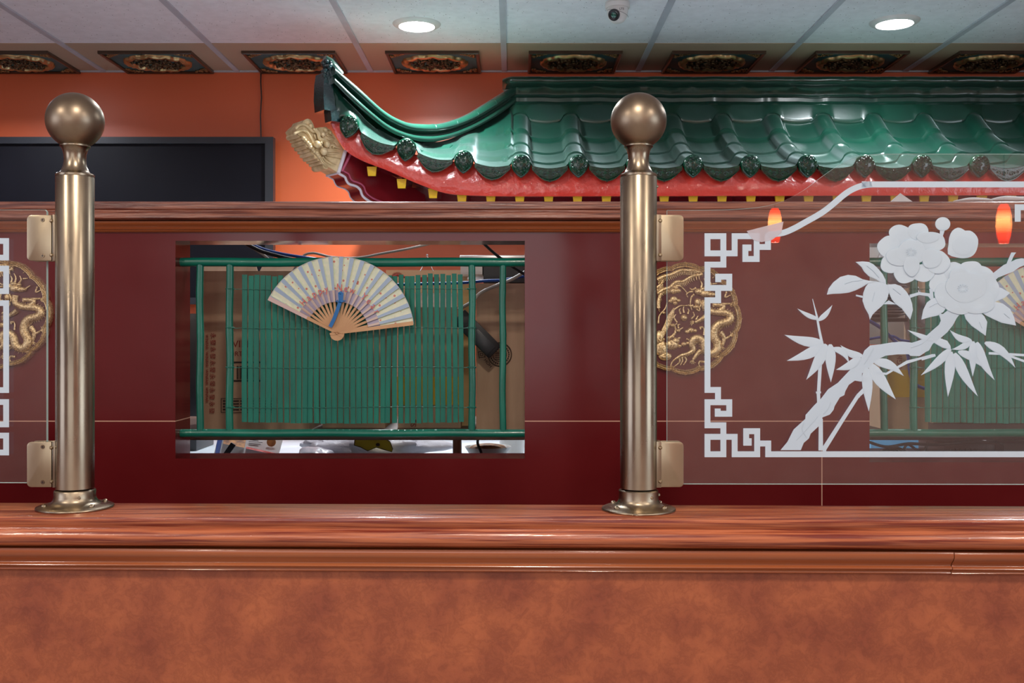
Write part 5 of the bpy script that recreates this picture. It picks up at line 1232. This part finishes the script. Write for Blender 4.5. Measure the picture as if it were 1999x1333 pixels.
cable([(1690,622),(1720,640),(1745,664),(1757,674),(1772,690),(1778,732),(1790,752),(1812,760)], 2.44, .0042, cable_blue, 'blue cable looping in front of the yellow-taped box')
cable([(1697,662),(1740,656),(1760,664),(1790,668)], 2.46, .003, cable_blue, 'blue cable ends crossing above the yellow-taped box')
mb = MB(); c = P(1733, 898, 2.5)
for k in range(5):
    r_ = (34-k*3.4)*2.5/K; mb.tube([(c.x+r_*math.cos(a), 2.46+.012*k, c.z+r_*.85*math.sin(a)) for a in [2*math.pi*j/30 for j in range(30)]], .0022, 6, closed=True)
props(mb.build('coiled_cable', black_plastic), 'coil of black cable on the sill under the right railing', 'cable')
cable([(1690,860),(1730,872),(1775,866),(1830,868),(1900,862),(1960,866)], 2.42, .0035, black_plastic, 'black cable stretched just under the right railing')
cable([(1758,895),(1772,868),(1800,884),(1812,862)], 2.44, .003, black_plastic, 'black cable crossing up beside the cable coil')
t = thing('black_equipment_box', 'black electronic box under the right railing', 'equipment', P(1895, 915, 2.55)); MB().box((P(1845,0,2.55).x,2.55,zz(916,2.4)+.0005),(P(1945,0,2.55).x,2.72,zz(864,2.55))).build('case', black_plastic, t, bevel=.006)
for k in range(6): MB().box((P(1855+k*10,0,2.55).x,2.547,zz(884,2.55)),(P(1861+k*10,0,2.55).x,2.5505,zz(876,2.55))).build('port', bezel_m, t)
MB().box((P(1960,0,2.6).x,2.6,zz(916,2.4)+.0005),(P(2100,0,2.6).x,2.7,zz(864,2.6))).build('grey_device', mat('grey plastic', (.2,.2,.21), .4), bevel=.005); props(bpy.context.scene.objects['grey_device'], 'grey device at the frame edge under the right railing', 'equipment')
o = MB().box((.74,2.38,zz(922,2.4)),(1.93,2.84,zz(916,2.4))).build('lower_shelf', mat('blue grey shelf', (.25,.4,.55), .4)); props(o, 'pale blue shelf under the cable coil in the right opening', 'shelf')
o = MB().box((P(1700,0,3.3).x,3.3,zk),(P(1850,0,3.3).x,3.5,zz(845,3.3)+.1)).build('blue_container', mat('blue plastic', (.1,.42,.7), .35), bevel=.01); props(o, 'light blue container behind the cable coil', 'container')

# things lying on the oak cap
zt = zz(393, DM-.03)
t = MB(); c = (P(1757,0,2.25).x, 2.25, zt); a, h = .031, .0285
t.add([(c[0]-a,c[1]-.025,zt),(c[0]+a,c[1]-.02,zt),(c[0]+a*.9,c[1]+.025,zt),(c[0]-a*.9,c[1]+.02,zt),(c[0]+.001,c[1],zt+h)], [(0,1,2,3),(0,1,4),(1,2,4),(2,3,4),(3,0,4)])
props(t.build('folded_paper', paper_m, smooth=0), 'white folded paper pyramid standing on the oak cap', 'paper')
for (a,b,y,sd,lb) in ((1856,1930,387,31,'low crumpled white paper on the oak cap behind the glass'),(1938,2030,383,33,'crumpled clear plastic on the oak cap at the right frame edge')):
    mb = crumple(a,b,y,399,2.24,.06,paper_m,'','',sd)
    for v in mb.v: v.z = max(v.z, zt)
    props(mb.build('crumpled_paper', paper_m, smooth=60), lb, 'paper')

# ================================================================ PENDANT LAMPS in the dining side (seen mirrored in the glass)
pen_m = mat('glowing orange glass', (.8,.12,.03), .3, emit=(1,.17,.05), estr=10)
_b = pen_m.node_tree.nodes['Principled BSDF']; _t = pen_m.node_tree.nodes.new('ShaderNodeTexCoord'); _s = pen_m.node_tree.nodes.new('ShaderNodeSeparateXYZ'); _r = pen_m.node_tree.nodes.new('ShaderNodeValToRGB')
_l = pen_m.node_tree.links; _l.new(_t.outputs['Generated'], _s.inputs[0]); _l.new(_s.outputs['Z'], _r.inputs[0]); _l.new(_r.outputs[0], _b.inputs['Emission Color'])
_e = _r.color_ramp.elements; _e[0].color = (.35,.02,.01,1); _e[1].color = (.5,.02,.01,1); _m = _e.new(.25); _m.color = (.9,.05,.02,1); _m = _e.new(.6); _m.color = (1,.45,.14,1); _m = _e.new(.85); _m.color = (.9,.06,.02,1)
def pendant(px, py, V, h, rad, label):
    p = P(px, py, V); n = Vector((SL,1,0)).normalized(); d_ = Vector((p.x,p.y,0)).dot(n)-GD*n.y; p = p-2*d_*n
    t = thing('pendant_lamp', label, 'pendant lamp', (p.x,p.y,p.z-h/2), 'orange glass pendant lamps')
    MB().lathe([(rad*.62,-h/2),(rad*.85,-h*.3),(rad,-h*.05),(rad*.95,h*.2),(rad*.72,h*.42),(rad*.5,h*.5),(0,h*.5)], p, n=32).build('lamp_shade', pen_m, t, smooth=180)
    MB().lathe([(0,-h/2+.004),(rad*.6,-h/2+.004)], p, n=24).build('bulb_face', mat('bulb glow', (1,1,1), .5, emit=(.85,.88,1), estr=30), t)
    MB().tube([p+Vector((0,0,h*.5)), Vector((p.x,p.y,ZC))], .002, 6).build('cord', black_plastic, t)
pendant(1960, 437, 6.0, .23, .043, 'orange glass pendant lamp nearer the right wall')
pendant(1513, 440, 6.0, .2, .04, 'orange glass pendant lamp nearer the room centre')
